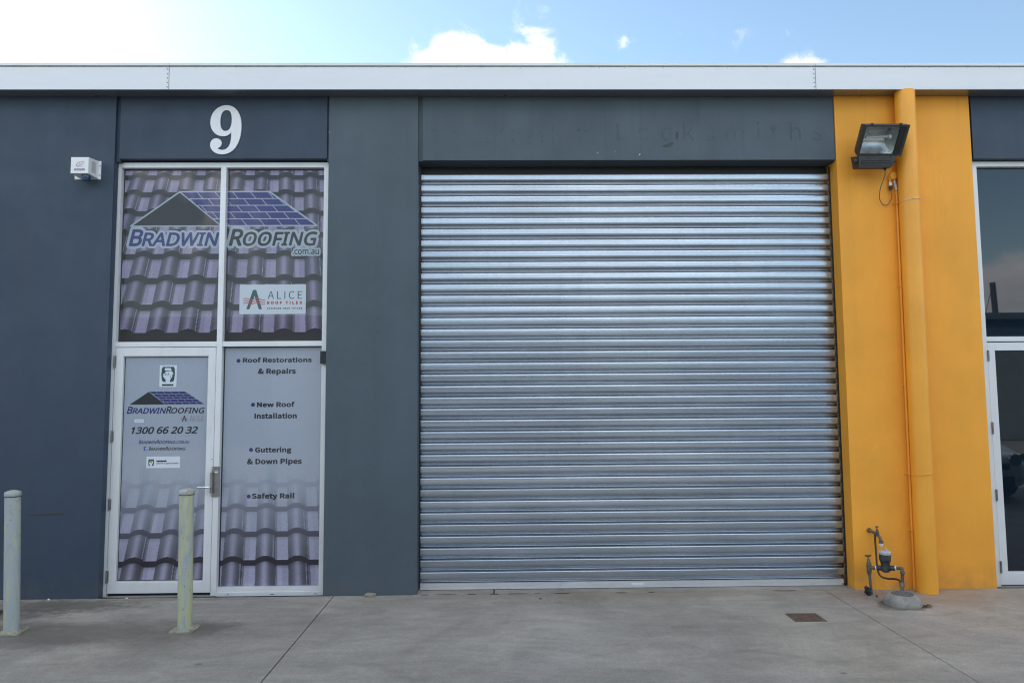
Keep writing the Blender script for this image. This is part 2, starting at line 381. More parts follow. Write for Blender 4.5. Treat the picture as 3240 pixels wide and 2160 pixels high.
def smooth_path(pts, k=6):
    pts = [Vector(p) for p in pts]; P = [pts[0]]+pts+[pts[-1]]; out = []
    for i in range(1, len(P)-2):
        for j in range(k):
            t = j/k; a, b, c, e = P[i-1], P[i], P[i+1], P[i+2]
            out.append(.5*((2*b)+(c-a)*t+(2*a-5*b+4*c-e)*t*t+(-a+3*b-3*c+e)*t**3))
    out.append(pts[-1]); return out

# text as flat meshes -------------------------------------------------
def face(fn):                          # sans faces that ship inside Blender; the built-in one if they are not there
    try: return bpy.data.fonts.load(bpy.utils.resource_path('LOCAL')+'/datafiles/fonts/'+fn)
    except Exception: return None
F_LOGO, F_SANS = face('NotoSansMath-Regular.woff2'), face('Noto Sans CJK Regular.woff2')
_tc = {}
def islands(nv, fs):
    par = list(range(nv))
    def find(i):
        while par[i] != i: par[i] = par[par[i]]; i = par[i]
        return i
    for f in fs:
        for i in f[1:]: par[find(i)] = find(f[0])
    return [find(i) for i in range(nv)]
def text_pts(body, offset=0., shear=0., space=1.0):
    key = (body, offset, shear, space)
    if key not in _tc:
        cu = bpy.data.curves.new('t', 'FONT'); cu.body = body; cu.shear = shear; cu.space_character = space; cu.resolution_u = 4; cu.fill_mode = 'FRONT'
        ft = F_LOGO if (shear or body.startswith('.') or body == 'f') else F_SANS
        if ft: cu.font = ft
        ob = bpy.data.objects.new('t', cu); COL.objects.link(ob)
        dg = bpy.context.evaluated_depsgraph_get(); dg.update()
        me = bpy.data.meshes.new_from_object(ob.evaluated_get(dg))
        co = np.array([v.co[:] for v in me.vertices]); fs = [tuple(p.vertices) for p in me.polygons]
        bpy.data.objects.remove(ob); bpy.data.curves.remove(cu); bpy.data.meshes.remove(me)
        _tc[key] = (co, fs)
    return _tc[key]
def text(name, runs, y, m, parent, raise_=0.):
    """runs: (body, x0, x1, z0, z1, offset, shear, space[, outline offset]); the glyph box is fitted to the rectangle"""
    for r in runs:
        body, x0, x1, z0, z1, off, sh, spc = r[:8]
        co, fs0 = text_pts(body, 0, sh, spc); a, b = co.min(0), co.max(0)
        sx, sz = (x1-x0)/(b[0]-a[0]+2*max(off, 0)), (z1-z0)/(b[1]-a[1]+2*max(off, 0))
        ux, uz = x0-(a[0]-max(off, 0))*sx, z0-(a[1]-max(off, 0))*sz
        rad = r[8] if len(r) > 8 else max(off, 0)
        shifts = [(0, 0)]
        if rad > 0:         # stroke weight: copies of the glyphs pushed out in a ring, each a hair behind the last
            nk = 8 if rad < .05 else 16
            shifts += [(rad*math.cos(2*math.pi*k/nk), rad*math.sin(2*math.pi*k/nk)) for k in range(nk)]
            if rad > .08: shifts += [(.55*rad*math.cos(2*math.pi*k/8), .55*rad*math.sin(2*math.pi*k/8)) for k in range(8)]
        V, fs = [], []
        for j, (ox, oz) in enumerate(shifts):
            k0 = len(V)
            V += [(ux+(c[0]+ox)*sx, y+.00002*j, uz+(c[1]+oz)*sz) for c in co]; fs += [tuple(i+k0 for i in f) for f in fs0]
        me = bpy.data.meshes.new(name); me.from_pydata(V, [], fs); me.materials.append(m); me.update()
        o = obj(name, me, parent)
    return o

G = .012        # level of the paving at the wall
# ------------------------------------------------------------------ ground and paving
g = MB().box(-400, 400, -400, 400, -.6, -.12).build('ground', m_asph, smooth=0); tag(g, 'grey asphalt ground stretching away beyond the paving', 'ground', kind='structure')
pav = empty('pavement', (0, -3, 0), 'worn grey concrete paving in front of the roller door, cut by two joints', 'pavement'); pav['kind'] = 'structure'
MB().box(-30, 30, -17.9, .30, -.11, -.005).build('joint_bed', m_dirt, pav, 0)
xs = [-21.0, -17.1, -13.2, -9.3, -5.35, -1.358, 2.629, 6.6, 10.6, 14.6, 18.6, 22.6]
for i in range(len(xs)-1):
    for (y0, y1) in ((-4.30, -.006), (-8.9, -4.31), (-13.4, -8.91), (-17.8, -13.41)):
        a = .0055 if i == 4 else .0032
        MB().box(xs[i]+a, xs[i+1]-a, y0, y1, -.004, G).bevel(.004, 1).build('concrete_slab', m_conc, pav, 0)
# metal drain cover beside the left bollard, drain grate on the right
def grate(name, cx, cy, wx, wy, label, nbar, mt):
    e = empty(name, (cx, cy, G), label, 'drain cover')
    fr = MB()
    t_ = .012
    fr.box(cx-wx/2, cx+wx/2, cy-wy/2, cy-wy/2+t_, G-.02, G+.004).box(cx-wx/2, cx+wx/2, cy+wy/2-t_, cy+wy/2, G-.02, G+.004)
    fr.box(cx-wx/2, cx-wx/2+t_, cy-wy/2+t_, cy+wy/2-t_, G-.02, G+.0035).box(cx+wx/2-t_, cx+wx/2, cy-wy/2+t_, cy+wy/2-t_, G-.02, G+.0035)
    fr.build('grate_frame', mt, e)
    MB().box(cx-wx/2+t_, cx+wx/2-t_, cy-wy/2+t_, cy+wy/2-t_, G+.0004, G+.0008).build('pit', m_black, e, 0)
    for k in range(nbar):
        x = cx-wx/2+t_+(k+.5)*(wx-2*t_)/nbar
        MB().box(x-.0055, x+.0055, cy-wy/2+t_, cy+wy/2-t_, G+.001, G+.0045).build('bar', mt, e, 0)
    cb = MB()
    for k in range(1, 4):
        y = cy-wy/2+k*wy/4; cb.box(cx-wx/2+t_, cx+wx/2-t_, y-.004, y+.004, G+.001, G+.0038)
    cb.build('cross_bar', mt, e, 0)
m_grate = mat('rusty_grate_iron', rough=.85, fn=vary((.15, .10, .078), .35, 22, 160, .6, .003, None, ((.09, .075, .065), .6)))
grate('drain_grate', 2.172, -.705, .225, .185, 'small rusty square drain grate set in the paving below the roller door', 12, m_grate)
pc = empty('pit_cover', (-4.0, -.5, G), 'steel-edged dark pit cover in the paving behind the leaning left bollard', 'pit cover')
MB().box(-4.25, -3.73, -.30, -.285, G-.02, G+.006).box(-4.25, -3.73, -.62, -.605, G-.02, G+.006).box(-3.745, -3.73, -.605, -.30, G-.02, G+.0055).build('rim', m_hinge, pc)
MB().box(-4.25, -3.752, -.60, -.315, G+.0004, G+.0025).build('plate', m_dirt, pc)
MB().box(-4.25, -3.755, -.314, -.301, G-.012, G+.0006).build('gap', m_black, pc, 0)

# ------------------------------------------------------------------ the warehouse building
B = empty('warehouse_building', (0, 4, 0), 'dark grey industrial unit building with a yellow pier, steel roller door and pale roof fascia', 'building')
def wallbox(name, x0, x1, z0, z1, m, y0=0., y1=.22, bev=.008): return MB().box(x0, x1, y0, y1, z0, z1).bevel(bev, 2).build(name, m, B)
TOP = 4.19
wallbox('wall_panel', -14, -3.247, -.02, TOP, m_blue, bev=.012)
wallbox('wall_panel', -1.448, -.692, -.02, TOP, m_slate, bev=.012)
p = wallbox('yellow_wall_panel', 2.884, 4.056, -.02, TOP, m_yel, bev=.012)
wallbox('header_panel', -3.212, -1.466, 3.628, TOP, m_blue, .010)
wallbox('header_panel', -.655, 2.877, 3.607, TOP, m_slate, .006, .22)
wallbox('header_panel', 4.080, 5.90, 3.615, TOP, m_blue, .010)
for x0, x1 in ((-3.247, -3.212), (-1.466, -1.448), (-.692, -.655)):
    MB().box(x0-.001, x1+.001, .028, .20, 3.606, TOP).build('joint_strip', m_slate if x0 > -1 else m_blue, B, 0)
MB().box(2.876, 2.885, .04, .2, 3.60, TOP).build('joint_strip', m_slate, B, 0)
MB().box(4.055, 4.081, .03, .2, 3.60, TOP).build('joint_strip', m_blue, B, 0)
wallbox('wall_panel', 5.90, 22, -.02, TOP, m_blue)
# shell behind the facade
MB().box(-14, 22, 12, 12.2, 0, TOP).build('rear_wall', m_blue, B, 0)
for a_, b_ in ((-14.2, -14), (22, 22.2)): MB().box(a_, b_, .0, 12.2, 0, TOP).build('side_wall', m_blue, B, 0)
MB().box(-3.3, 6.0, .24, .26, 0, TOP).build('inner_light_block', m_black, B, 0)  # added black sheet behind the openings, stops light leaking through
# roof, soffit and fascia
rf = MB(); rf.poly([(-14.3, -.13, 4.37), (22.3, -.13, 4.37), (22.3, 12.4, 5.0), (-14.3, 12.4, 5.0)]); rf.poly([(-14.3, -.13, 4.34), (22.3, -.13, 4.34), (22.3, 12.4, 4.97), (-14.3, 12.4, 4.97)])
rf.build('roof', m_cap, B, 0)
MB().box(-14.3, 22.3, -.132, -.001, 4.162, 4.172).build('soffit', m_soffit, B, 0)
for x0, x1 in ((-14.3, -2.742), (-2.738, 2.661), (2.665, 22.3)):
    f = MB(); f.box(x0, x1, -.150, -.134, 4.160, 4.350).box(x0, x1, -.146, -.120, 4.350, 4.362)
    fa = f.bevel(.002, 1).build('fascia_panel', m_fascia, B)
    MB().box(x0, x1, -.1475, -.1465, 4.3505, 4.3615).build('shadow_gap', m_hinge, fa, 0)
    MB().box(x0, x1, -.156, -.118, 4.362, 4.384).bevel(.003, 1).build('capping', m_cap, fa)
    rv = MB(); x = max(x0, -4.6)+.22
    while x < min(x1, 5):
        rv.lathe([(.0, -.002), (.0025, -.0015), (.0032, 0)], (x, -.150, 4.344+random.uniform(-.002, .002)), 6, 'Y'); x += random.choice((.21, .27, .33))
    rv.build('rivets', m_hinge, fa)['kind'] = 'stuff'
for jx in (-2.746, 2.657):
    rv = MB()
    for k in range(5): rv.lathe([(.0, -.004), (.0045, -.003), (.0055, 0)], (jx-.006, -.150, 4.180+k*.038), 8, 'Y')
    rv.box(jx+.004, jx+.009, -.1508, -.149, 4.158, 4.384)
    rv.build('joint_rivets', m_hinge, B)['kind'] = 'stuff'

# thresholds inside the roller opening, with a dirty saw cut
MB().box(-.72, -.072, -.004, .40, -.1, G+.001).build('threshold', m_conc, B, 0)
MB().box(-.062, 2.95, -.004, .40, -.1, G+.001).build('threshold', m_conc, B, 0)
MB().box(-.072, -.062, -.002, .40, -.1, -.01).build('saw_cut', m_dirt, B, 0)
ed = MB()        # crumbled edge where slab meets threshold
x = -.66
while x < 2.55:
    L = random.uniform(.04, .22)
    if random.random() < (.8 if x < 1.0 else .35):
        k = 5; top = [(x+L*i/k, -.004+random.uniform(0, .006), G+.0022) for i in range(k+1)]; bot = [(x+L*i/k, -.012-random.uniform(0, .010)*math.sin(math.pi*i/k), G+.0022) for i in range(k+1)]
        ed.poly(top+bot[::-1])
    x += L+random.uniform(.01, .12)
ed.build('crumbled_edge', m_dirt, B, 0)['kind'] = 'stuff'

# ------------------------------------------------------------------ roller shutter
sx0, sx1 = -.690, 2.884
sh = MB().box(-.69, 2.884, .185, .30, 3.50, 3.63).build('roller_shutter', m_black, B, 0); sh['label'] = 'closed galvanised steel roller door'  # the mesh itself is a black box painting the shaded cavity above the slats
MB().box(-.692, -.672, .186, .22, G, 3.584).build('guide_rail', m_black, sh, 0); MB().box(2.868, 2.886, .186, .22, G, 3.584).build('guide_rail', m_black, sh, 0)
MB().box(-.6915, -.6795, .126, .1385, .020, 3.584).build('guide_shadow_lip', m_black, sh, 0); MB().box(2.8735, 2.8850, .126, .1385, .020, 3.584).build('guide_shadow_lip', m_black, sh, 0)  # black lips on the guides, drawing the shadow line at the slat ends
PITCH = .0964; z_bot = .066
prof = [(0, .032), (.0030, .030), (.0042, .010), (.0052, .0065), (.0064, .0065), (.0074, .009), (.0084, .0065), (.0098, .0065), (.0112, .012), (.0130, .024), (.0150, .026),
        (.0322, -.0125), (.0332, -.0158), (.0346, -.0168), (.048, -.0173), (.062, -.0176), (.076, -.0173), (.0860, -.0168), (.0880, -.0155), (.0893, -.0115), (.0900, .004), (.0906, .032), (.0964, .032)]
NX = 24
V, F = [], []
for i in range(NX+1):
    x = sx0-.003+(sx1-sx0+.009)*i/NX
    for z, y in prof: V.append((x, y+.0012*math.sin(x*2.1)+.0006*math.sin(x*7.3), z))
m_ = len(prof)
for i in range(NX):
    for j in range(m_-1): a = i*m_+j; F.append((a, a+m_, a+m_+1, a+1))
slat_me = bpy.data.meshes.new('slat'); slat_me.from_pydata(V, [], F); slat_me.materials.append(m_galv)
slat_me.polygons.foreach_set('use_smooth', [True]*len(F)); slat_me.update()
ns = 36
for k in range(ns):
    o = bpy.data.objects.new('slat', slat_me); COL.objects.link(o); o.location = (0, random.uniform(-.001, .001)+.158, z_bot+k*PITCH); o.rotation_euler.x = random.gauss(0, .014); link(o, sh)
MB().box(sx0+.004, sx1-.03, .130, .158, .022, .066).box(sx0+.004, sx1-.03, .124, .160, .018, .0225).bevel(.0015, 1).build('bottom_rail', m_rail, sh)
MB().box(sx1-.045, sx1-.004, .128, .150, .016, .030).bevel(.004, 2).build('rubber_seal', m_black, sh)
MB().box(1.075, 1.175, .1288, .1295, .036, .056).build('label_sticker', m_sticker, sh, 0)

# ------------------------------------------------------------------ shop front left (upper windows, side light, door)
YF, YB, YG = .070, .118, .112      # frame front, frame back, film depth
GX = [(-3.221, -2.377), (-2.332, -1.502)]
def frame_bar(name, x0, x1, z0, z1, parent, y0=YF, y1=YB+.03, m=None, bev=.002): return MB().box(x0, x1, y0, y1, z0, z1).bevel(bev, 1).build(name, m or m_alu, parent)
def tiles_rgb(cx, cy, edges, band, s0, y0, ds, xc, dark, tcol, rnd):
    s = s0+(cy-y0)*ds; u = (cx-xc)/s; ci = np.round(u); fr = u-ci
    bmp = np.where(np.abs(fr) < .31, np.cos(np.clip(fr/.31, -1, 1)*math.pi/2)**.75, 0)
    col = np.empty(cx.shape+(3,)); col[:] = dark
    prev = np.full(cx.shape, -1e9)
    for k, E in enumerate(edges):
        e = E-.125*s*bmp
        inside = (cy < e) & (cy > prev)
        t = fr/.31
        roll = .52+.44*np.exp(-((t+.10)/.40)**2)-.08*np.clip(t, 0, 1)
        flat = np.where(fr > .31, .72+.28*np.clip((fr-.31)/.06, 0, 1), 1.0)
        flat = flat*np.where((fr > .29) & (fr < .36), .80, 1)
        sh = np.where(np.abs(fr) < .30, roll, flat)
        lap = (np.abs(fr-.235) < .011) & ((ci+k) % 2 == 0)
        top = np.clip((cy-prev)/(.12*s), 0, 1); sh = sh*(.80+.20*top)
        lip = np.clip(1-(e-cy)/(.03*s), 0, 1); sh = sh*(1+.16*lip)
        tint = 1+.05*np.sin(ci*2.3+k*1.7)
        c = np.stack([sh*tint*tcol[i] for i in range(3)], -1)
        c = np.where(lap[..., None], np.array((140, 137, 156.)), c)
        edge = np.abs(fr+.30) < .012; c = np.where(edge[..., None], c*.86, c)
        col = np.where(inside[..., None], c, col)
        prev = e+band(E)
    return col*(1+rnd[..., None]*.05)
def print_pane(name, x0, x1, z0, z1, y, fn, parent, step=.0042):
    nx, nz = max(2, int((x1-x0)/step)), max(2, int((z1-z0)/step))
    X, Z = np.meshgrid(np.linspace(x0, x1, nx+1), np.linspace(z0, z1, nz+1))
    c = fn(X, Z, rng.standard_normal(X.shape)); c = np.clip(c, 0, 255)/255
    c = np.where(c <= .04045, c/12.92, ((c+.055)/1.055)**2.4)
    me = bpy.data.meshes.new(name)
    V = np.stack([X.ravel(), np.full(X.size, y), Z.ravel()], -1)
    ii = (np.arange(nz)[:, None]*(nx+1)+np.arange(nx)[None, :]).ravel()
    F = np.stack([ii, ii+1, ii+nx+2, ii+nx+1], -1)
    me.vertices.add(len(V)); me.vertices.foreach_set('co', V.ravel())
    me.loops.add(F.size); me.loops.foreach_set('vertex_index', F.ravel().astype(np.int32))
    me.polygons.add(len(F)); me.polygons.foreach_set('loop_start', (np.arange(len(F))*4).astype(np.int32))
    me.update(calc_edges=True); me.validate()
    at = me.color_attributes.new('print', 'FLOAT_COLOR', 'POINT')
    at.data.foreach_set('color', np.concatenate([c.reshape(-1, 3), np.ones((len(V), 1))], 1).ravel())
    me.materials.append(m_print)
    return obj(name, me, parent)
def upper_print(X, Z, rnd):
    cx = 555+(X+2.755)*908; cy = 315+(3.371-Z)*898
    cx = np.where(cx > 880, cx-4, cx)
    return tiles_rgb(cx, cy, [185, 317, 465, 629, 797, 983, 1185, 1403], lambda E: 37+.012*E, 195, 315, .0441, 1385, (32, 28, 28), (141, 134, 160), rnd)
def lower_print(X, Z, rnd):
    # metres to a print grid: 1 unit = 1/704 m
    cx = 400+(X+2.80)*716; cy = 96+(1.96-Z)*734.5
    t = tiles_rgb(cx, cy, [700, 868, 1013, 1163, 1330, 1510], lambda E: 29+.014*(E-868), 177.5, 1015, .046, 1008, (34, 28, 42), (158, 156, 180), rnd)
    bg = np.empty_like(t); bg[:] = (158, 167, 181); bg = bg*(1+rnd[..., None]*.012)
    a = np.clip((cy-800)/530, 0, 1)[..., None]**1.15
    return bg*(1-a)+t*a

WU = frame_bar('shop_window', -3.257, -1.460, 3.570, 3.613, B, YF+.001); WU['label'] = 'upper window printed with grey roof tiles and a roofing logo'
frame_bar('window_frame', -3.257, -3.221, 2.0, 3.5695, WU); frame_bar('window_frame', -1.502, -1.460, 2.0, 3.5695, WU); frame_bar('window_frame', -2.377, -2.332, 0.004, 3.5695, WU, YF-.004)
for i, (a, b) in enumerate(GX):
    frame_bar('window_frame', a+.0005, b-.0005, 2.039, 2.066, WU, YF+.002); frame_bar('window_frame', a+.0005, b-.0005, 2.0665, 2.082, WU, YF+.010)
    MB().box(a, b, YG+.002, YG+.008, 2.07, 3.575).build('glass_margin', f_edge, WU, 0)
    print_pane('printed_pane', a+.012, b-.010 if i == 0 else b-.006, 2.083, 3.556, YG, upper_print, WU)
# caulk strip beside the frame
MB().box(-3.2565, -3.2475, .05, .12, .0, 3.61).box(-1.4595, -1.449, .055, .12, .0, 3.61).build('sealant', m_blue, WU, 0)

# roofing logo, upper window
def roof_logo(x0, x1, z0, z1, y, parent, mtri, mblue, mline, lw, border):
    W_, H_ = x1-x0, z1-z0
    ap = x0+W_*.2545; bm_ = x0+W_*.480; tr = x0+W_*.740
    if border: MB().poly([(x0-lw*1.6, z0-lw), (x1+lw*1.2, z0-lw), (x1+lw*1.2, z0+lw*.3), (tr+lw*.6, z1+lw), (ap-lw*.5, z1+lw), (x0-lw*1.6, z0+lw*.3)], y-.0004).build('logo_border', mline, parent, 0)
    MB().poly([(x0+lw, z0+lw*.3), (bm_-lw, z0+lw*.3), (ap-lw*.1, z1-lw*.7)], y-.0008).build('logo_gable', mtri, parent, 0)
    if not border: MB().poly([(ap, z1), (bm_, z0), (x1, z0), (tr, z1)], y-.0004).build('logo_border', mline, parent, 0)
    # five courses of slanted blue tiles
    t = MB(); rows = 5; gap = lw*.42
    for r_ in range(rows):
        zt = z1-(z1-z0)*r_/rows-gap; zb = z1-(z1-z0)*(r_+1)/rows+gap
        def xl(z): f_ = (z1-z)/H_; return ap+(bm_-ap)*f_+lw*.9
        def xr(z): f_ = (z1-z)/H_; return tr+(x1-tr)*f_-lw*.9
        pitch_ = W_*.0965; ph = (.0 if r_ % 2 == 0 else .5)
        sl = (bm_-ap)/H_*.72
        k = -8
        while k < 14:
            a = ap+(k+ph)*pitch_+sl*(z1-zt)*0
            a0 = a+sl*(z1-zt)*.38; b0 = a0+pitch_-gap*2
            q = [(a0, zt), (b0, zt), (b0+sl*(zt-zb), zb), (a0+sl*(zt-zb), zb)]
            q = [(min(max(x, xl(z)), xr(z)), z) for x, z in q]
            if q[1][0]-q[0][0] > .004 or q[2][0]-q[3][0] > .004: 
                if q[1][0]-q[0][0] < 1e-4: q = [q[0], q[2], q[3]]
                elif q[2][0]-q[3][0] < 1e-4: q = [q[0], q[1], q[2]]
                t.poly(q, y-.0008)
            k += 1
    t.build('logo_tiles', mblue, parent, 0)
roof_logo(-3.140, -1.572, 3.076, 3.369, YG, WU, f_char, f_navy, f_pale, .0085, True)
sh_ = .22
BR = [('B', -3.160, -3.040, 2.900, 3.047, .02, sh_, 1), ('RADWIN', -3.052, -2.395, 2.900, 3.018, .02, sh_, 1.0)]
RO = [('R', -2.314, -2.192, 2.900, 3.047, .02, sh_, 1), ('OOFING', -2.196, -1.560, 2.898, 3.022, .02, sh_, 1.02)]
CA = [('.com.au', -1.772, -1.546, 2.824, 2.868, .012, 0, 1.0)]
text('logo_letter_border', [(*r, .105) for r in BR+RO], YG-.0010, f_pale, WU)
text('logo_letter_border', [(*r, .15) for r in CA], YG-.0012, f_pale, WU)
text('logo_lettering', BR, YG-.0016, f_navy, WU); text('logo_lettering', RO, YG-.0016, f_char, WU); text('logo_lettering', CA, YG-.0017, f_char, WU)

def a_logo(cx, z0, h, y, parent, g_, r_, s=1.0):
    w_ = h*.80; t_ = w_*.20
    m = MB()
    m.poly([(cx-w_/2, z0), (cx-w_/2+t_, z0), (cx-t_*.25, z0+h*.55), (cx, z0+h*.70), (cx+t_*.1, z0+h), (cx-t_*.45, z0+h)], y)
    m.poly([(cx+w_/2-t_, z0), (cx+w_/2, z0), (cx+t_*.55, z0+h), (cx+t_*.1, z0+h), (cx, z0+h*.70)], y-.0001)
    m.build('a_emblem', g_, parent, 0)
    wv = MB()
    for k in range(3):
        zc = z0+h*(.30+.115*k)
        N = 18; top = [(cx-h*.56+h*1.12*i/N, zc+h*.045*math.sin(i/N*math.pi*4)+h*.030*(1-abs(2*i/N-1))) for i in range(N+1)]
        wv.poly(top+[(x, z-h*.042) for x, z in top[::-1]], y-.0005)
    wv.build('emblem_wave', r_, parent, 0)
# tile maker's sign
sg = MB().box(-2.211, -1.652, YG-.0022, YG-.0012, 2.314, 2.566).build('tile_sign', f_sign, WU, 0)
a_logo(-2.087, 2.356, .165, YG-.0027, WU, f_green, f_red)
text('sign_lettering', [('ALICE', -1.974, -1.683, 2.442, 2.510, -.012, 0, 1.12)], YG-.0027, f_green, WU)
text('sign_lettering', [('ROOF TILES', -1.980, -1.683, 2.396, 2.424, .03, 0, 1.25)], YG-.0027, f_red, WU)
text('sign_lettering', [('COVERING YOUR FUTURE', -1.980, -1.682, 2.354, 2.370, .03, 0, 1.35)], YG-.0027, f_char, WU)

# side light with the list of services
WS = frame_bar('side_window', -2.331, -1.4605, 0.0, .030, B, YF-.004); WS['label'] = 'tall side window listing roofing services beside the glass door'
frame_bar('window_frame', -2.3315, -1.5025, .0305, .068, WS, YF+.004); frame_bar('window_frame', -1.502, -1.460, .0305, 1.9995, WS)
MB().box(-2.332, -1.502, YG+.002, YG+.008, .06, 2.04).build('glass_margin', f_edge, WS, 0)
print_pane('printed_pane', -2.320, -1.508, .070, 2.028, YG, lower_print, WS)
MB().box(-2.245, -2.225, YF-.006, YF-.0035, .012, .016).box(-1.535, -1.515, YF-.006, YF-.0035, .012, .016).box(-1.89, -1.86, YF-.006, YF-.0035, .012, .016).build('weep_slot', m_black, WS, 0)['kind'] = 'stuff'
def zc(cy): return 1.960-(cy-96)/734.5
def svc(body, x0, x1, cap, base, desc=False): # crop rows to metres
    return (body, x0, x1, zc(base+(8.5 if desc else 0)), zc(cap), .018, 0, 1.02)
def sx(cx): return -2.325+(cx-735)/(1335-735)*.822
text('services_lettering', [svc('Roof Restorations', sx(846), sx(1268), 105, 137), svc('& Repairs', sx(940), sx(1172), 173, 208, True),
     svc('New Roof', sx(938), sx(1168), 378, 412), svc('Installation', sx(924), sx(1182), 447, 482), svc('Guttering', sx(932), sx(1153), 655, 688, True),
     svc('& Down Pipes', sx(885), sx(1217), 724, 759, True), svc('Safety Rail', sx(918), sx(1177), 932, 966, True)], YG-.001, f_ink, WS)
for bx, by in ((820, 125), (914, 396), (908, 671), (900, 952)):
    MB().poly([(sx(bx)+.0165*math.cos(a*math.pi/12), zc(by)+.0165*math.sin(a*math.pi/12)) for a in range(24)], YG-.001).build('bullet_dot', f_navy2, WS, 0)
kb = MB().box(-1.504, -1.452, .030, YF-.001, 1.888, 1.993).bevel(.004, 2).build('security_reader', m_black); tag(kb, 'small black reader box on the frame beside the services window', 'door reader')

# left glass door
DX0, DX1, DZ0, DZ1 = -3.219, -2.383, .030, 2.034
DR = MB().box(-3.257, -3.2235, YF, YB+.03, .004, 1.9995).bevel(.002, 1).build('shop_door', m_alu, B); DR['label'] = 'aluminium glass door with roofing logo and grey tile print'
MB().box(DX0-.004, DX1+.006, YF+.03, YB+.03, .004, 2.038).build('door_gap', m_alu_d, DR, 0)
frame_bar('door_stile', DX0, -3.150, DZ0, DZ1, DR, YF+.004); frame_bar('door_stile', -2.446, DX1, DZ0, DZ1, DR, YF+.004)
frame_bar('door_rail', -3.1495, -2.4465, 1.965, DZ1, DR, YF+.0045); frame_bar('door_rail', -3.1495, -2.4465, DZ0, .112, DR, YF+.0045); frame_bar('door_rail', -3.1495, -2.4465, .1125, .124, DR, YF+.010)
frame_bar('door_rail', -3.1495, -2.4465, 1.9585, 1.9648, DR, YF+.010)
MB().box(-3.257, -2.331, YF+.01, .30, -.02, .006).build('door_sill', m_conc, DR, 0)
YD = YG-.014
MB().box(-3.150, -2.446, YD+.001, YD+.008, .12, 1.96).build('glass_margin', f_edge, DR, 0)
print_pane('printed_pane', -3.143, -2.449, .131, 1.952, YD, lower_print, DR)
def dx(cx): return -3.150+(cx-143)/(648-143)*.703
def dxs(cx, cy): return -2.800+((cx-(397-(cy-96)*.0290))/ (716))*1.0
def dz_(cy): return 1.960-(cy-96)/734.5
def drun(body, x0, x1, cap, base, off, shr, spc=1.0):
    cy = (cap+base)/2; return (body, dxs(x0, cy), dxs(x1, cy), dz_(base), dz_(cap), off, shr, spc)
roof_logo(dxs(172, 392), dxs(620, 392), dz_(391), dz_(311), YD, DR, f_ink, f_navy2, f_pale, .0035, False)
text('logo_lettering', [drun('B', 158, 195, 402, 446, .02, .25), drun('RADWIN', 191, 392, 411, 446, .02, .25)], YD-.001, f_navy2, DR)
text('logo_lettering', [drun('R', 390, 424, 402, 446, .02, .25), drun('OOFING', 421, 621, 411, 446, .02, .25, 1.03)], YD-.001, f_ink, DR)
text('phone_lettering', [drun('1300 66 20 32', 186, 580, 526, 569, .022, .25)], YD-.001, f_ink, DR)
text('web_lettering', [drun('B', 231, 243, 606, 629, .02, .25), drun('RADWIN', 243, 336, 611, 629, .015, .25), drun('R', 336, 350, 606, 629, .02, .25), drun('OOFING', 350, 447, 611, 629, .015, .25), drun('.COM.AU', 446, 529, 611, 629, .01, .25)], YD-.001, f_navy, DR)
text('web_lettering', [drun('B', 289, 302, 648, 669, .02, .25), drun('RADWIN', 302, 389, 652, 669, .018, .25), drun('R', 389, 403, 648, 669, .02, .25), drun('OOFING', 403, 507, 652, 669, .018, .25)], YD-.001, f_ink, DR)
MB().box(dxs(259, 658), dxs(280, 658), YD-.001, YD-.0006, dz_(671), dz_(646)).build('social_emblem', f_fb, DR, 0)
text('social_lettering', [('f', dxs(269, 658), dxs(279, 658), dz_(670), dz_(649), .03, 0, 1)], YD-.0014, f_white, DR)
a_logo(dxs(499, 478), dz_(496), .050, YD-.001, DR, f_green, f_red)
text('small_lettering', [drun('ALICE', 532, 614, 460, 474, -.005, 0, 1.1)], YD-.001, f_grey, DR)
text('small_lettering', [drun('ROOF TILES', 532, 612, 479, 486, .02, 0, 1.2)], YD-.001, f_red, DR)
text('small_lettering', [drun('COVERING YOUR FUTURE', 532, 612, 490, 494, .02, 0, 1.2)], YD-.001, f_grey, DR)
MB().box(dxs(205, 490), dxs(259, 490), YD-.0014, YD-.0006, dz_(500), dz_(480)).build('tiny_sticker', f_white, DR, 0)
text('tiny_lettering', [drun('ENTRY ONLY'.lower()[:0] or '- - - - -', 212, 252, 489, 492, .02, 0)], YD-.0018, f_grey, DR)
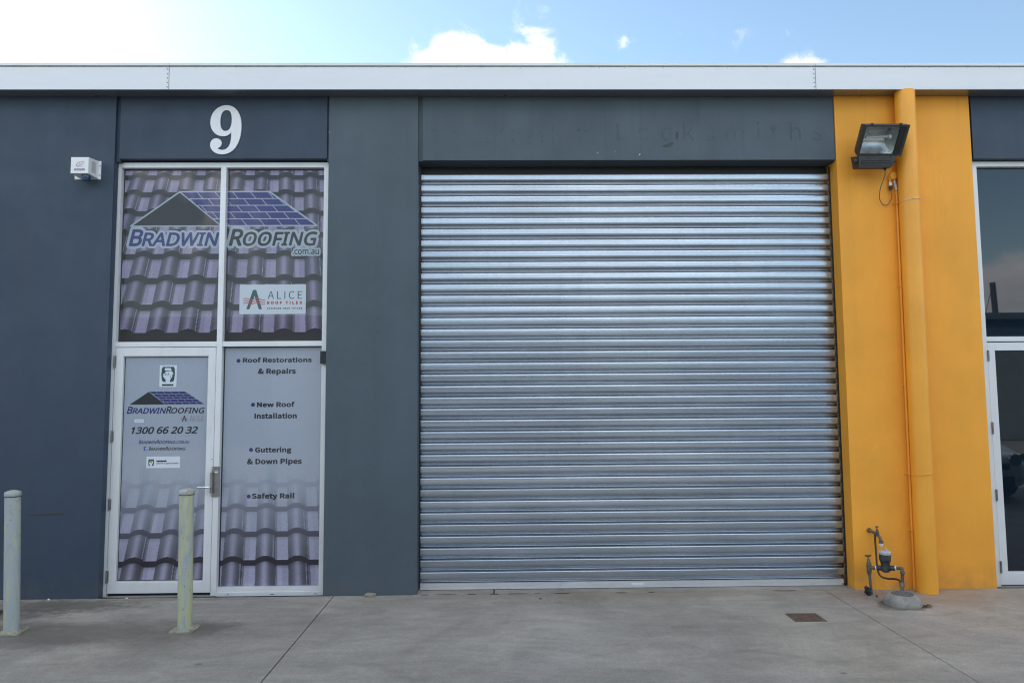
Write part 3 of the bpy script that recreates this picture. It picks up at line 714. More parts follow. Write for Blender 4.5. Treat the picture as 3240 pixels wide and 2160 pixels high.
# association sticker with a raised fist
def emblem(cx, zt, w_, h_, y, parent, accent=None):
    """rounded dark shield with a white forearm and clenched hand"""
    m = MB(); m.poly([(cx-w_*.40, zt), (cx+w_*.40, zt), (cx+w_*.47, zt-h_*.12), (cx+w_*.50, zt-h_*.5), (cx+w_*.45, zt-h_*.88), (cx+w_*.36, zt-h_*.98), (cx+w_*.12, zt-h_*1.0),
                      (cx-w_*.12, zt-h_*1.0), (cx-w_*.36, zt-h_*.98), (cx-w_*.45, zt-h_*.88), (cx-w_*.50, zt-h_*.5), (cx-w_*.47, zt-h_*.12)], y)
    m.build('shield_emblem', f_green, parent, 0)
    a = MB(); a.poly([(cx-w_*.17, zt-h_*1.01), (cx+w_*.14, zt-h_*1.01), (cx+w_*.15, zt-h_*.88), (cx+w_*.22, zt-h_*.76), (cx+w_*.32, zt-h_*.62), (cx+w_*.30, zt-h_*.50), (cx+w_*.42, zt-h_*.47), (cx+w_*.34, zt-h_*.40), (cx+w_*.30, zt-h_*.30),
                      (cx+w_*.12, zt-h_*.27), (cx-w_*.02, zt-h_*.31), (cx-w_*.14, zt-h_*.28), (cx-w_*.20, zt-h_*.34), (cx-w_*.22, zt-h_*.42), (cx-w_*.34, zt-h_*.44), (cx-w_*.37, zt-h_*.60), (cx-w_*.28, zt-h_*.74), (cx-w_*.16, zt-h_*.84)], y-.0005)
    a.build('fist_emblem', f_white, parent, 0)
    l = MB()
    for k, (xa, za, xb, zb_) in enumerate(((-.22, .42, -.18, .56), (-.10, .40, -.06, .58), (.02, .40, .05, .54), (-.30, .52, -.22, .55), (.05, .55, .26, .50), (.16, .60, .18, .70))):
        t_ = w_*.018
        l.poly([(cx+w_*xa-t_, zt-h_*za), (cx+w_*xa+t_, zt-h_*za), (cx+w_*xb+t_, zt-h_*zb_), (cx+w_*xb-t_, zt-h_*zb_)], y-.0009)
    l.build('finger_line', f_green, parent, 0)
x0, x1 = dxs(352, 217), dxs(454, 217)
MB().box(x0, x1, YD-.0012, YD-.0006, dz_(284), dz_(150)).build('member_sticker', f_white, DR, 0)
cxm = (x0+x1)/2
emblem(cxm, dz_(160), .113, .128, YD-.0016, DR)
text('sticker_lettering', [('HIA', cxm-.029, cxm+.029, dz_(184), dz_(167), .06, 0, 1.0)], YD-.0023, f_white, DR)
text('sticker_lettering', [('MEMBER', cxm-.048, cxm+.048, dz_(277), dz_(266), .05, 0, 1.05)], YD-.0018, f_ink, DR)
x0, x1 = dxs(275, 741), dxs(474, 741)
MB().box(x0, x1, YD-.0012, YD-.0006, dz_(776), dz_(706)).build('member_sticker', f_white, DR, 0)
emblem(x0+.040, dz_(722), .048, .055, YD-.0016, DR)
MB().poly([(x0+.028, dz_(742)), (x0+.045, dz_(745)), (x0+.052, dz_(738)), (x0+.040, dz_(732))], YD-.0027).build('yellow_fleck', f_gold, DR, 0)
text('sticker_lettering', [('MEMBER', x0+.083, x0+.168, dz_(739), dz_(729), .05, 0, 1.05)], YD-.0018, f_ink, DR)
text('sticker_lettering', [("you're in good hands", x0+.083, x1-.012, dz_(754), dz_(742), .03, 0, 1.05)], YD-.0018, f_grey, DR)
# door furniture
hp = MB().box(-2.388, -2.322, YF-.012, YF-.0045, .800, 1.046).bevel(.004, 2).build('lock_plate', m_steel, DR)
MB().box(-2.392, -2.372, YF-.034, YF-.0125, .830, 1.000).bevel(.003, 2).build('lock_guard', m_steel, DR)
MB().tube([(-2.383, YF-.030, .884), (-2.388, YF-.055, .884), (-2.40, YF-.062, .884), (-2.480, YF-.062, .885)], [.0085, .0085, .0085, .0075], 12).build('lever_handle', m_chrome, DR)
for z in (.823, 1.030): MB().lathe([(.0, -.006), (.005, -.005), (.0065, 0)], (-2.380, YF-.012, z), 12, 'Y').build('screw', m_chrome, DR)
MB().lathe([(.0, -.004), (.013, -.003), (.015, 0)], (-2.350, YF-.012, 1.003), 16, 'Y').build('key_cylinder', m_chrome, DR)
MB().lathe([(.0, -.003), (.004, -.002), (.005, 0)], (-2.395, YF+.004, 1.105), 10, 'Y').build('screw', m_hinge, DR)
def hinge(x, z0, z1, parent):
    MB().tube([(x, YF-.006, z0), (x, YF-.006, z1)], .0065, 10).box(x-.004, x+.012, YF-.003, YF+.003, z0+.004, z1-.004).build('hinge', m_hinge, parent)
for a, b in ((1.866, 1.968), (1.250, 1.345), (.698, .792), (.115, .214)): hinge(-3.2205, a, b, DR)

# right unit's window and door (only its left edge is in view, built to its full width)
W2 = frame_bar('shop_window', 4.103, 5.89, 3.565, 3.608, B, YF+.001); W2['label'] = 'dark tinted upper window right of the yellow pier'
frame_bar('window_frame', 4.103, 4.140, .004, 3.5645, W2); frame_bar('window_frame', 4.99, 5.03, .004, 3.5645, W2); frame_bar('window_frame', 5.85, 5.89, .004, 3.5645, W2)
for a, b in ((4.1405, 4.9895), (5.0305, 5.8495)):
    frame_bar('window_frame', a, b, 2.043, 2.068, W2, YF+.002); frame_bar('window_frame', a, b, 2.0685, 2.084, W2, YF+.010)
    MB().box(a, b, YG, YG+.006, 2.07, 3.575).build('window_pane', m_glass, W2, 0)
MB().box(4.150, 4.990, YG-.001, YG-.0005, 3.553, 3.5645).build('rubber_gasket', m_alu_d, W2, 0)
MB().box(5.03, 5.85, YG, YG+.006, .02, 2.04).build('window_pane', m_glass, W2, 0)
MB().box(4.0565, 4.103, .085, .14, .0, 3.61).build('sealant', m_yel, W2, 0)
D2 = frame_bar('shop_door', 4.1445, 4.2070, .018, 2.034, B, YF+.004); D2['label'] = 'aluminium door with dark reflecting glass right of the yellow pier'
MB().box(4.1405, 4.99, YF+.03, YB+.03, .004, 2.042).build('door_gap', m_alu_d, D2, 0)
frame_bar('door_stile', 4.92, 4.985, .018, 2.034, D2, YF+.004)
frame_bar('door_rail', 4.2075, 4.9195, 1.966, 2.034, D2, YF+.0045); frame_bar('door_rail', 4.2075, 4.9195, .018, .108, D2, YF+.0045); frame_bar('door_rail', 4.2075, 4.9195, .1085, .124, D2, YF+.010)
MB().box(4.207, 4.92, YD, YD+.006, .12, 1.97).build('door_pane', m_glass, D2, 0)
MB().box(4.10, 4.99, YF+.01, .30, -.02, .008).build('door_sill', m_conc, D2, 0)
for a, b in ((1.874, 1.966), (1.260, 1.361), (.705, .801), (.116, .214)): hinge(4.1425, a, b, D2)

# ------------------------------------------------------------------ things on the facade
# number 9
def cubic(pts, k=10):
    out = []
    for (p0, c0, c1, p1) in pts:
        for i in range(k):
            t = i/k; out.append(tuple((1-t)**3*p0[j]+3*(1-t)**2*t*c0[j]+3*(1-t)*t*t*c1[j]+t**3*p1[j] for j in (0, 1)))
    return out
outer = cubic([((585, 168), (370, 168), (190, 340), (190, 590)), ((190, 590), (190, 800), (330, 942), (515, 942)), ((515, 942), (610, 942), (670, 895), (712, 840)),
               ((712, 840), (712, 900), (712, 960), (708, 1010)), ((708, 1010), (695, 1180), (620, 1282), (500, 1282)), ((500, 1282), (450, 1282), (405, 1262), (378, 1237)),
               ((378, 1237), (440, 1222), (480, 1175), (480, 1112)), ((480, 1112), (480, 1045), (420, 993), (345, 993)), ((345, 993), (262, 993), (200, 1058), (200, 1150)),
               ((200, 1150), (200, 1290), (330, 1390), (500, 1390)), ((500, 1390), (790, 1390), (960, 1110), (960, 690)), ((960, 690), (960, 380), (810, 168), (585, 168))])
inner = cubic([((590, 288), (500, 288), (433, 370), (433, 570)), ((433, 570), (433, 720), (480, 812), (565, 812)), ((565, 812), (660, 812), (718, 720), (718, 540)), ((718, 540), (718, 370), (670, 288), (590, 288))])
cu = bpy.data.curves.new('nine', 'CURVE'); cu.dimensions = '2D'; cu.fill_mode = 'BOTH'; cu.extrude = .004
for P in (outer, inner):
    sp = cu.splines.new('POLY'); sp.points.add(len(P)-1); sp.use_cyclic_u = True
    for q, (x, y) in zip(sp.points, P): q.co = (-2.452+(x-190)/(960-190)*.263, 3.661+(1390-y)/(1390-168)*.427, 0, 1)
tmp = bpy.data.objects.new('nine', cu); COL.objects.link(tmp); dg = bpy.context.evaluated_depsgraph_get(); dg.update()
me9 = bpy.data.meshes.new_from_object(tmp.evaluated_get(dg)); bpy.data.objects.remove(tmp)
me9.transform(Matrix(((1, 0, 0, 0), (0, 0, -1, .0045), (0, 1, 0, 0), (0, 0, 0, 1)))); me9.materials.clear(); me9.materials.append(m_num)
n9 = obj('unit_number', me9); tag(n9, 'large white serif numeral 9 on the dark wall above the shop window', 'number')

# residue of removed lettering, smudges and flecks on the roller header
gl = text('old_lettering', [('Locksmiths', 1.000, 2.770, 3.772, 3.942, -.022, 0, 1.22)], .0045, m_ghost, B); gl['kind'] = 'stuff'
st = MB()
def stroke(px, py, l, w_, ang, m=st, y=.0045):
    x, z = px, py; ca, sa = math.cos(ang), math.sin(ang); N = 12
    m.poly([(x+l/2*math.cos(t*2*math.pi/N)*ca-w_/2*math.sin(t*2*math.pi/N)*sa, z+l/2*math.cos(t*2*math.pi/N)*sa+w_/2*math.sin(t*2*math.pi/N)*ca) for t in range(N)], y)
for tx, ty, l, w_, a in ((1365, 403, .05, .03, .2), (1396, 403, .03, .02, 0), (1405, 426, .05, .02, -.4), (1436, 408, .05, .02, -.3), (1478, 424, .06, .02, 0), (1540, 425, .06, .03, 1.2), (1540, 444, .04, .03, .5),
                         (1586, 405, .06, .025, .9), (1626, 407, .04, .02, 0), (1643, 412, .06, .02, 1.0), (1624, 438, .05, .03, 1.0), (1677, 422, .07, .02, 1.5), (1678, 446, .03, .02, 1), (1712, 408, .05, .018, 1.5),
                         (1720, 423, .05, .02, 1.1), (1720, 442, .04, .025, .3), (1754, 405, .12, .022, 1.5), (1753, 436, .10, .02, 1.6), (1803, 425, .11, .022, 1.55), (1838, 403, .05, .02, .5), (1845, 435, .06, .02, .9), (1865, 404, .06, .018, .5)):
    stroke(-.60+(tx-1352)*.002623, 3.935-(ty-377)*.00262*.99, l*.8, w_*.8, a)
st.build('old_lettering', m_ghost, B, 0)['kind'] = 'stuff'
sm = MB(); stroke(1.520, 3.785+.035, .075, .026, 1.50, sm, .0042); stroke(1.450, 3.738, .085, .034, .42, sm, .0042); stroke(1.42, 3.732, .06, .018, .2, sm, .0041)
sm.build('smudge', m_smudge, B, 0)
fl = MB(); stroke(1.196, 3.655, .022, .005, 1.1, fl, .004); stroke(.835, 3.668, .014, .005, .8, fl, .004); stroke(.985, 3.682, .010, .004, .5, fl, .004); stroke(-1.445, 3.85, .008, .006, 0, fl, -.0015)
dm_ = MB()
for k in range(19):
    for xx in (-1.125, -1.035):
        if random.random() < .75: stroke(xx+random.uniform(-.012, .012), .30+k*.122+random.uniform(-.02, .02), random.uniform(.018, .034), random.uniform(.014, .024), random.uniform(0, 3), dm_, -.0012)
dm_.build('adhesive_dot', m_ghost, B, 0)['kind'] = 'stuff'
fl.build('paint_fleck', m_fleck, B, 0)['kind'] = 'stuff'
sk = MB(); sk.poly([(-3.86, .674), (-3.78, .682), (-3.65, .686), (-3.53, .688), (-3.56, .680), (-3.66, .674), (-3.76, .672)], -.0012); sk.build('rust_scrape', m_streak, B, 0)

# alarm box
AB = empty('alarm_box', (-3.46, 0, 3.45), 'small white alarm siren box with blue strobe on the dark left wall', 'alarm box')
MB().box(-3.570, -3.353, -.004, -.0005, 3.445, 3.602).bevel(.004, 2).build('back_plate', m_white, AB)
hb = MB(); A_ = [(-3.518, 3.600), (-3.372, 3.600), (-3.372, 3.448), (-3.518, 3.448)]; F_ = [(-3.516, 3.586), (-3.373, 3.586), (-3.373, 3.452), (-3.516, 3.452)]
vb = [hb.bm.verts.new((x, -.0045, z)) for x, z in A_]; vf = [hb.bm.verts.new((x, -.150, z)) for x, z in F_]
hb.bm.faces.new(vb); hb.bm.faces.new(vf[::-1])
for i in range(4): hb.bm.faces.new((vb[i], vf[i], vf[(i+1) % 4], vb[(i+1) % 4]))
hb.bevel(.0025, 2).build('housing', m_white, AB)
for k in range(11):
    z = 3.566-k*.0085; MB().box(-3.3728, -3.3718, -.105, -.045, z-.0012, z+.0012).build('vent_slot', m_hinge, AB, 0)
MB().lathe([(.034, 0), (.034, -.012), (.032, -.034), (.024, -.044), (0, -.047)], (-3.425, -.088, 3.451), 24).build('strobe_lens', m_lens, AB)
for z in (3.480, 3.560): MB().lathe([(0, -.004), (.0045, -.003), (.005, 0)], (-3.362, -.004, z), 10, 'Y').build('screw', m_hinge, AB)
MB().box(-3.482, -3.405, -.1512, -.1505, 3.474, 3.560).build('sticker', m_sticker, AB, 0)
MB().box(-3.486, -3.402, -.1518, -.1513, 3.475, 3.489).build('sticker_band', m_stblue, AB, 0)
sw = MB()
def arc(cx, cz, rx, rz, a0, a1, t0, t1, rot=.5, N=16):
    P = []
    for i in range(N+1):
        a = a0+(a1-a0)*i/N; P.append((a, t0+(t1-t0)*math.sin(math.pi*i/N)))
    def q(a, k): x, z = (rx+k)*math.cos(a), (rz+k)*math.sin(a); return (cx+x*math.cos(rot)-z*math.sin(rot), cz+x*math.sin(rot)+z*math.cos(rot))
    sw.poly([q(a, t) for a, t in P]+[q(a, -t*.2) for a, t in P[::-1]], -.1518)
arc(-3.443, 3.531, .028, .013, 1.0, 4.6, .0006, .004); arc(-3.443, 3.531, .028, .013, 4.3, 7.6, .0006, .004); arc(-3.438, 3.532, .011, .008, .3, 5.2, .0006, .003)
sw.build('swirl_emblem', m_stred, AB, 0)
text('sticker_lettering', [('- 1300 884 22 -'[0:0] or '---- --- -- --', -3.478, -3.408, 3.480, 3.484, .03, 0, 1)], -.1521, m_sticker, AB)
MB().box(-3.470, -3.420, -.1516, -.1513, 3.507, 3.510).build('sticker_line', m_stblue, AB, 0)

# floodlight on its bracket
FLo = empty('floodlight', (3.15, 0, 3.55), 'black rectangular floodlight tilted down from the yellow pier beside the downpipe', 'floodlight')
x0, x1 = 2.963, 3.328; Tp = Vector((0, -.350, 3.770)); Bp = Vector((0, -.200, 3.566))
dn = (Bp-Tp).normalized(); Hh = (Bp-Tp).length; nb = Vector((0, dn.z, -dn.y)); nb = -nb if nb.y < 0 else nb     # nb points back into the lamp
def FP(a, b, c): q = Tp+dn*b+nb*c; return Vector((x0+a, q.y, q.z))        # a across, b down, c back
Wf = x1-x0
def fbox(m, a0, a1, b0, b1, c0, c1):
    v = [m.bm.verts.new(FP(a, b, c)) for a in (a0, a1) for b in (b0, b1) for c in (c0, c1)]
    for f in ((0, 1, 3, 2), (4, 6, 7, 5), (0, 4, 5, 1), (2, 3, 7, 6), (0, 2, 6, 4), (1, 5, 7, 3)): m.bm.faces.new([v[i] for i in f])
fr = MB()
for q in ((0, Wf, 0, .013, 0, .018), (0, Wf, Hh-.013, Hh, 0, .018), (0, .013, .013, Hh-.013, 0, .018), (Wf-.022, Wf, .013, Hh-.013, 0, .018)): fbox(fr, *q)
fr.bevel(.002, 1).build('face_frame', m_flood, FLo)
bd = MB(); fbox(bd, Wf-.072, Wf-.022, .013, Hh-.013, .003, .012); bd.build('frame_band', m_black, FLo, 0)
gg = MB(); fbox(gg, .013, Wf-.072, .013, Hh-.013, .006, .009); gg.build('front_glass', m_fglass, FLo, 0)
# reflector trough: curved back with faceted ends
rf_ = MB(); N = 12; ra = []
for i in range(N+1):
    t = i/N; b = .014+(Hh-.028)*t; c = .020+.085*math.sin(math.pi*t)**.8; e_ = .034*math.sin(math.pi*t)
    ra.append((b, c, e_))
L_ = [rf_.bm.verts.new(FP(.016+e*.4, b, c)) for b, c, e in ra]; Rr = [rf_.bm.verts.new(FP(Wf-.075-e*1.5, b, c)) for b, c, e in ra]
for i in range(N): rf_.bm.faces.new((L_[i], L_[i+1], Rr[i+1], Rr[i]))
LE = [rf_.bm.verts.new(FP(.014, b, .012)) for b, c, e in ra]; RE = [rf_.bm.verts.new(FP(Wf-.073, b, .012)) for b, c, e in ra]
for i in range(N): rf_.bm.faces.new((LE[i], LE[i+1], L_[i+1], L_[i])); rf_.bm.faces.new((Rr[i], Rr[i+1], RE[i+1], RE[i]))
rf_.build('reflector', m_refl, FLo, 30)
MB().tube([FP(.055, Hh*.46, .055), FP(Wf-.125, Hh*.42, .055)], .010, 12).build('lamp_tube', m_lampglass, FLo)
MB().tube([FP(Wf-.128, Hh*.42, .055), FP(Wf-.100, Hh*.42, .055)], .020, 16).build('lamp_socket', m_white, FLo)
hs = MB(); prev = None; rings = []
for i in range(7):
    t = i/6; c = .018+.120*math.sin(t*math.pi/2); k = 1-.42*(1-math.cos(t*math.pi/2))
    ca_, cb_ = Wf*.5, Hh*.5; rings.append([hs.bm.verts.new(FP(ca_+sa*ca_*(.5+.5*k)*.985, cb_+sb*cb_*k*.985, c)) for sa, sb in ((-1, -1), (1, -1), (1, 1), (-1, 1))])
for A2, B2 in zip(rings, rings[1:]):
    for k in range(4): hs.bm.faces.new((A2[k], A2[(k+1) % 4], B2[(k+1) % 4], B2[k]))
hs.bm.faces.new(rings[-1]); hs.build('housing', m_flood, FLo, 40)
gb = MB(); gb.poly([(2.972, -.225, 3.562), (3.262, -.225, 3.562), (3.262, -.09, 3.600), (2.972, -.09, 3.600)]);
gb = MB()
Tt = [(2.970, -.205, 3.562), (3.285, -.205, 3.562), (3.285, -.075, 3.600), (2.970, -.075, 3.600)]; Bt = [(2.978, -.195, 3.474), (3.250, -.195, 3.474), (3.250, -.085, 3.490), (2.978, -.085, 3.490)]
va = [gb.bm.verts.new(q) for q in Tt]; vb = [gb.bm.verts.new(q) for q in Bt]; gb.bm.faces.new(va); gb.bm.faces.new(vb[::-1])
for i in range(4): gb.bm.faces.new((va[i], vb[i], vb[(i+1) % 4], va[(i+1) % 4]))
gb.bevel(.006, 2).build('gear_box', m_flood, FLo)
for k in range(4):
    fnn = MB().box(2.99+k*.0, 3.25, -.2075-.0, -.203, 3.548-k*.02, 3.551-k*.02); fnn.build('cooling_rib', m_flood, FLo, 0)
for a in (.055, Wf-.075):
    c = FP(a, -.006, .006); MB().lathe([(.0, -.010), (.009, -.009), (.011, -.004), (.011, .006), (.0, .009)], c, 12, 'X').build('hinge_knob', m_flood, FLo)
MB().box(3.085, 3.34, -.012, -.001, 3.64, 3.675).build('bracket', m_flood, FLo)
MB().tube([(2.966, -.16, 3.535), (2.958, -.15, 3.545), (3.10, -.012, 3.655)], .008, 8).build('bracket_arm', m_flood, FLo)
MB().tube([(3.285, -.16, 3.530), (3.300, -.15, 3.535), (3.325, -.012, 3.655)], .008, 8).build('bracket_arm', m_flood, FLo)
MB().tube([(3.262, -.17, 3.535), (3.292, -.17, 3.532)], .013, 12).build('bracket_knob', m_flood, FLo)
MB().lathe([(0, -.03), (.017, -.026), (.019, 0), (.017, .012), (0, .014)], (2.962, -.175, 3.535), 14, 'X').build('bracket_knob', m_flood, FLo)
MB().tube([(3.215, -.15, 3.485), (3.215, -.15, 3.462)], .010, 10).build('cable_gland', m_black, FLo)
MB().tube(smooth_path([(3.215, -.15, 3.464), (3.225, -.12, 3.415), (3.215, -.07, 3.34), (3.218, -.04, 3.26), (3.242, -.03, 3.212), (3.270, -.025, 3.199), (3.302, -.025, 3.212), (3.328, -.025, 3.255), (3.333, -.025, 3.30), (3.328, -.025, 3.335)]), .0036, 8).build('power_cable', m_cable, FLo)

# conduit with its round junction box
CN = empty('electrical_conduit', (3.372, -.02, G), 'thin yellow-painted conduit with round junction box beside the downpipe', 'conduit')
MB().tube([(3.366, -.016, G), (3.3665, -.016, .165)], .0125, 10).tube([(3.3665, -.016, .165), (3.372, -.016, 1.6), (3.380, -.016, 3.30)], .0100, 10).build('pipe', m_ypipe, CN)
MB().tube([(3.380, -.016, 3.28), (3.380, -.016, 3.335)], .0118, 10).build('coupling', m_ypipe, CN)
MB().tube([(3.380, -.016, 3.335), (3.378, -.017, 3.352), (3.368, -.018, 3.385)], .0105, 10).tube([(3.366, -.018, 3.386), (3.365, -.018, 3.43)], .0085, 8).build('grey_coupling', m_white, CN)
MB().lathe([(.033, 0), (.033, -.040), (.031, -.044), (0, -.045)], (3.350, -.001, 3.452), 24, 'Y').build('junction_box', m_ypipe, CN)
MB().tube([(3.325, -.022, 3.452), (3.324, -.022, 3.41), (3.326, -.022, 3.395)], .0095, 10).build('spur_pipe', m_ypipe, CN)
MB().tube([(3.326, -.024, 3.395), (3.327, -.024, 3.365)], .0135, 12).build('spur_sleeve', m_white, CN)
MB().tube([(3.327, -.025, 3.366), (3.328, -.025, 3.335)], .0145, 12).build('spur_gland', m_black, CN)
for z, xx in ((.488, 3.368), (1.675, 3.373), (2.507, 3.377)): MB().tube([(xx-.014, -.001, z), (xx-.012, -.024, z), (xx, -.030, z), (xx+.012, -.024, z), (xx+.014, -.001, z)], .0045, 6).box(xx-.034, xx-.010, -.004, -.0008, z-.006, z+.006).build('saddle_clip', m_ypipe, CN)

# downpipe
DP = empty('downpipe', (3.43, -.09, G), 'thick yellow-painted round downpipe running from the eave down to the paving', 'downpipe')
MB().tube([(3.427, -.088, G), (3.434, -.088, 1.5), (3.4485, -.088, 4.162)], .0795, 36).build('pipe', m_ypipe, DP, 60)
for z, cx in ((.955, 3.431), (3.222, 3.4435)):
    P_ = [(cx+.0815*math.cos(a), -.088+.0815*math.sin(a), z+.010*math.cos(a)) for a in [math.pi*1.02+i*math.pi*.98/16 for i in range(17)]]
    P_ = [(cx-.100, -.003, z-.008), (cx-.082, -.03, z-.008)]+P_+[(cx+.082, -.03, z+.006), (cx+.082, -.003, z+.006)]
    MB().tube(P_, .0045, 6).build('strap', m_ypipe, DP)
    if z > 2: MB().tube([(q[0], q[1]-.003, q[2]-.004) for q in P_[3:16]], .0024, 6).build('strap_edge', m_fleck, DP)

# ------------------------------------------------------------------ water meter, pipes, garden tap
WM = empty('water_meter', (2.95, -.14, G), 'dark water meter with pale lid on grey pipes in front of the yellow pier', 'water meter')
a = Vector((2.934, -.140, .220)); b = Vector((3.113, -.300, .253))
MB().tube([(2.944, -.140, G), (2.934, -.140, .205)], .0105, 12).build('inlet_pipe', m_grey_pipe, WM)
MB().tube([(2.934, -.14, .165), (2.934, -.14, .180), (2.934, -.14, .192), (2.934, -.14, .250), (2.933, -.14, .262), (2.932, -.14, .285), (2.931, -.14, .292)], [.0125, .0150, .0185, .0185, .0155, .0100, .0075], 14).build('stop_valve', m_brass, WM)
MB().tube([(2.931, -.14, .290), (2.930, -.14, .312)], .0045, 8).build('valve_stem', m_brass, WM)
MB().tube([(2.905, -.145, .318), (2.917, -.142, .314), (2.930, -.14, .311), (2.943, -.138, .314), (2.956, -.135, .318)], [.005, .007, .008, .007, .005], 8).build('valve_handle', m_rust, WM)
MB().tube([a.lerp(b, .02), a.lerp(b, .20)], .0135, 12).build('meter_pipe', m_grey_pipe, WM)
MB().tube([a.lerp(b, .20), a.lerp(b, .215), a.lerp(b, .235)], .0165, 12).build('thread_tape', m_tape, WM)
MB().tube([a.lerp(b, .235), a.lerp(b, .27), a.lerp(b, .38), a.lerp(b, .42)], [.014, .020, .020, .016], 12).tube([a.lerp(b, .60), a.lerp(b, .64), a.lerp(b, .76), a.lerp(b, .79)], [.016, .020, .020, .014], 12).build('union_nut', m_meter, WM)
MB().tube([a.lerp(b, .79), a.lerp(b, .805), a.lerp(b, .825)], .0165, 12).build('thread_tape', m_tape, WM)
mc = a.lerp(b, .50); mz = .235
MB().lathe([(.0, -.032), (.022, -.030), (.034, -.020), (.036, -.006), (.031, .006), (.033, .035), (.040, .060), (.043, .064), (.043, .105), (.041, .112)], (mc.x, mc.y, mz), 28).build('meter_body', m_meter, WM)
MB().lathe([(.043, .108), (.0445, .112), (.0445, .128), (.040, .133), (.0, .135)], (mc.x, mc.y, mz), 28).build('meter_lid', m_lid, WM)
MB().box(mc.x+.002, mc.x+.020, mc.y-.010, mc.y+.010, mz+.134, mz+.152).bevel(.003, 2).build('lid_catch', m_lid, WM)
MB().tube(smooth_path([a.lerp(b, .825), a.lerp(b, .93), (3.111, -.300, .248), (3.111, -.302, .225)], 5), .0125, 12).build('elbow_pipe', m_grey_pipe, WM)
MB().tube([(3.111, -.302, .228), (3.110, -.304, .214), (3.109, -.305, .210)], [.018, .018, .014], 14).build('elbow_nut', m_brass, WM)
MB().tube([(3.109, -.305, .212), (3.098, -.318, .155), (3.094, -.322, .138)], .0125, 12).build('riser_pipe', m_copper, WM)
MB().tube([(3.094, -.322, .150), (3.090, -.326, .128), (3.087, -.330, .112)], [.0165, .019, .0165], 14).build('tee_fitting', m_brass, WM)
MB().tube([(3.087, -.330, .114), (3.073, -.352, .02)], .0115, 12).build('riser_pipe', m_grey_pipe, WM)

TP = empty('garden_tap', (3.045, -.04, .45), 'weathered brass garden tap on a thin copper pipe above the water meter', 'tap')
MB().tube(smooth_path([(3.040, -.05, .465), (3.038, -.055, .40), (3.036, -.065, .30), (3.030, -.08, .215), (3.034, -.095, .165), (3.050, -.11, .140), (3.080, -.14, .134), (3.105, -.18, .142), (3.118, -.23, .146), (3.105, -.28, .135), (3.092, -.325, .132)], 6), .0075, 10).build('copper_pipe', m_copper, TP)
MB().tube([(3.018, -.002, .490), (3.022, -.03, .487), (3.034, -.055, .478), (3.046, -.075, .468)], [.020, .012, .012, .013], 12).build('wall_elbow', m_brass, TP)
MB().tube([(3.050, -.075, .455), (3.046, -.078, .478), (3.044, -.080, .500), (3.043, -.081, .515)], [.013, .0145, .011, .006], 12).build('tap_body', m_brass, TP)
MB().tube([(3.043, -.081, .513), (3.042, -.081, .530)], .004, 8).tube([(3.030, -.085, .531), (3.055, -.078, .531)], [.0055, .0055], 8).build('tap_handle', m_brass, TP)
MB().tube([(3.050, -.085, .462), (3.058, -.095, .445), (3.062, -.100, .420)], [.011, .012, .0115], 12).build('tap_spout', m_brass, TP)
MB().tube([(3.062, -.100, .424), (3.062, -.100, .402)], .0165, 14).build('vacuum_breaker', m_grey_pipe, TP)
MB().tube([(3.062, -.100, .402), (3.062, -.100, .392), (3.062, -.100, .378)], [.0155, .0150, .0085], 14).build('hose_connector', m_white, TP)

m_bar = mat('worn_iron_grille', (.20, .20, .20), .6)
CC = empty('concrete_collar', (3.035, -.42, G), 'round pale concrete collar with iron grille around the riser pipe', 'drain collar')
MB().lathe([(.128, -.004), (.134, .012), (.130, .034), (.116, .058), (.096, .076), (.084, .082), (.078, .080), (.076, .060), (.0, .060)], (3.035, -.42, G), 40).build('collar', m_collar, CC, 60)
MB().lathe([(.077, .060), (.077, .081), (.070, .083), (.069, .062)], (3.035, -.42, G), 32).build('grille_ring', m_grey_pipe, CC)
for k in range(-4, 5):
    yy = k*.0155; hl = math.sqrt(max(.070**2-yy*yy, 0)); ca, sa = math.cos(.6), math.sin(.6)
    p0 = (3.035-hl*ca-yy*sa, -.42-hl*sa+yy*ca, G+.079); p1 = (3.035+hl*ca-yy*sa, -.42+hl*sa+yy*ca, G+.079)
    MB().tube([p0, p1], .0034, 6).build('grille_bar', m_bar, CC)
MB().lathe([(.0, .062), (.069, .062)], (3.035, -.42, G), 24).build('grille_pit', m_black, CC, 0)

# ------------------------------------------------------------------ bollards
def bollard(x, y, lean, plate_rot, label, mp):
    e = empty('bollard', (x, y, G), label, 'bollard', 'faded bollards in front of the shop')
    me = MB(); c, s_ = math.cos(plate_rot), math.sin(plate_rot)
    def Q(a, b, z): return (x+a*c-b*s_, y+a*s_+b*c, z)
    v = [me.bm.verts.new(Q(a, b, z)) for a in (-.078, .078) for b in (-.072, .072) for z in (G+.001, G+.011)]
    for f in ((0, 1, 3, 2), (4, 6, 7, 5), (0, 4, 5, 1), (2, 3, 7, 6), (0, 2, 6, 4), (1, 5, 7, 3)): me.bm.faces.new([v[i] for i in f])
    me.bevel(.002, 1).build('base_plate', m_plate, e)
    t = Vector((x+lean, y, G+.925))
    MB().tube([(x, y, G+.008), t], .0480, 32).build('post', mp, e, 60)
    MB().tube([(x, y, G+.010), (x, y, G+.016), (x, y, G+.022)], [.061, .058, .050], 24).build('weld_bead', m_plate, e)
    rc = [(.0495, 0), (.0510, .002), (.0510, .026), (.0495, .029), (.030, .037), (.012, .042), (0, .043)]
    MB().lathe(rc, t, 28).build('cap', m_boll2, e, 50)
    MB().tube([(t.x, t.y, t.z-.003), (t.x, t.y, t.z+.001)], .0515, 28).build('cap_seam', m_dirt, e)
    for a, b in ((-.062, -.056), (.062, -.056), (.062, .056), (-.062, .056)):
        q = Q(a, b, G+.011); MB().lathe([(.0085, 0), (.0085, .007), (.006, .009), (.0, .009)], q, 6).build('bolt', m_plate, e)
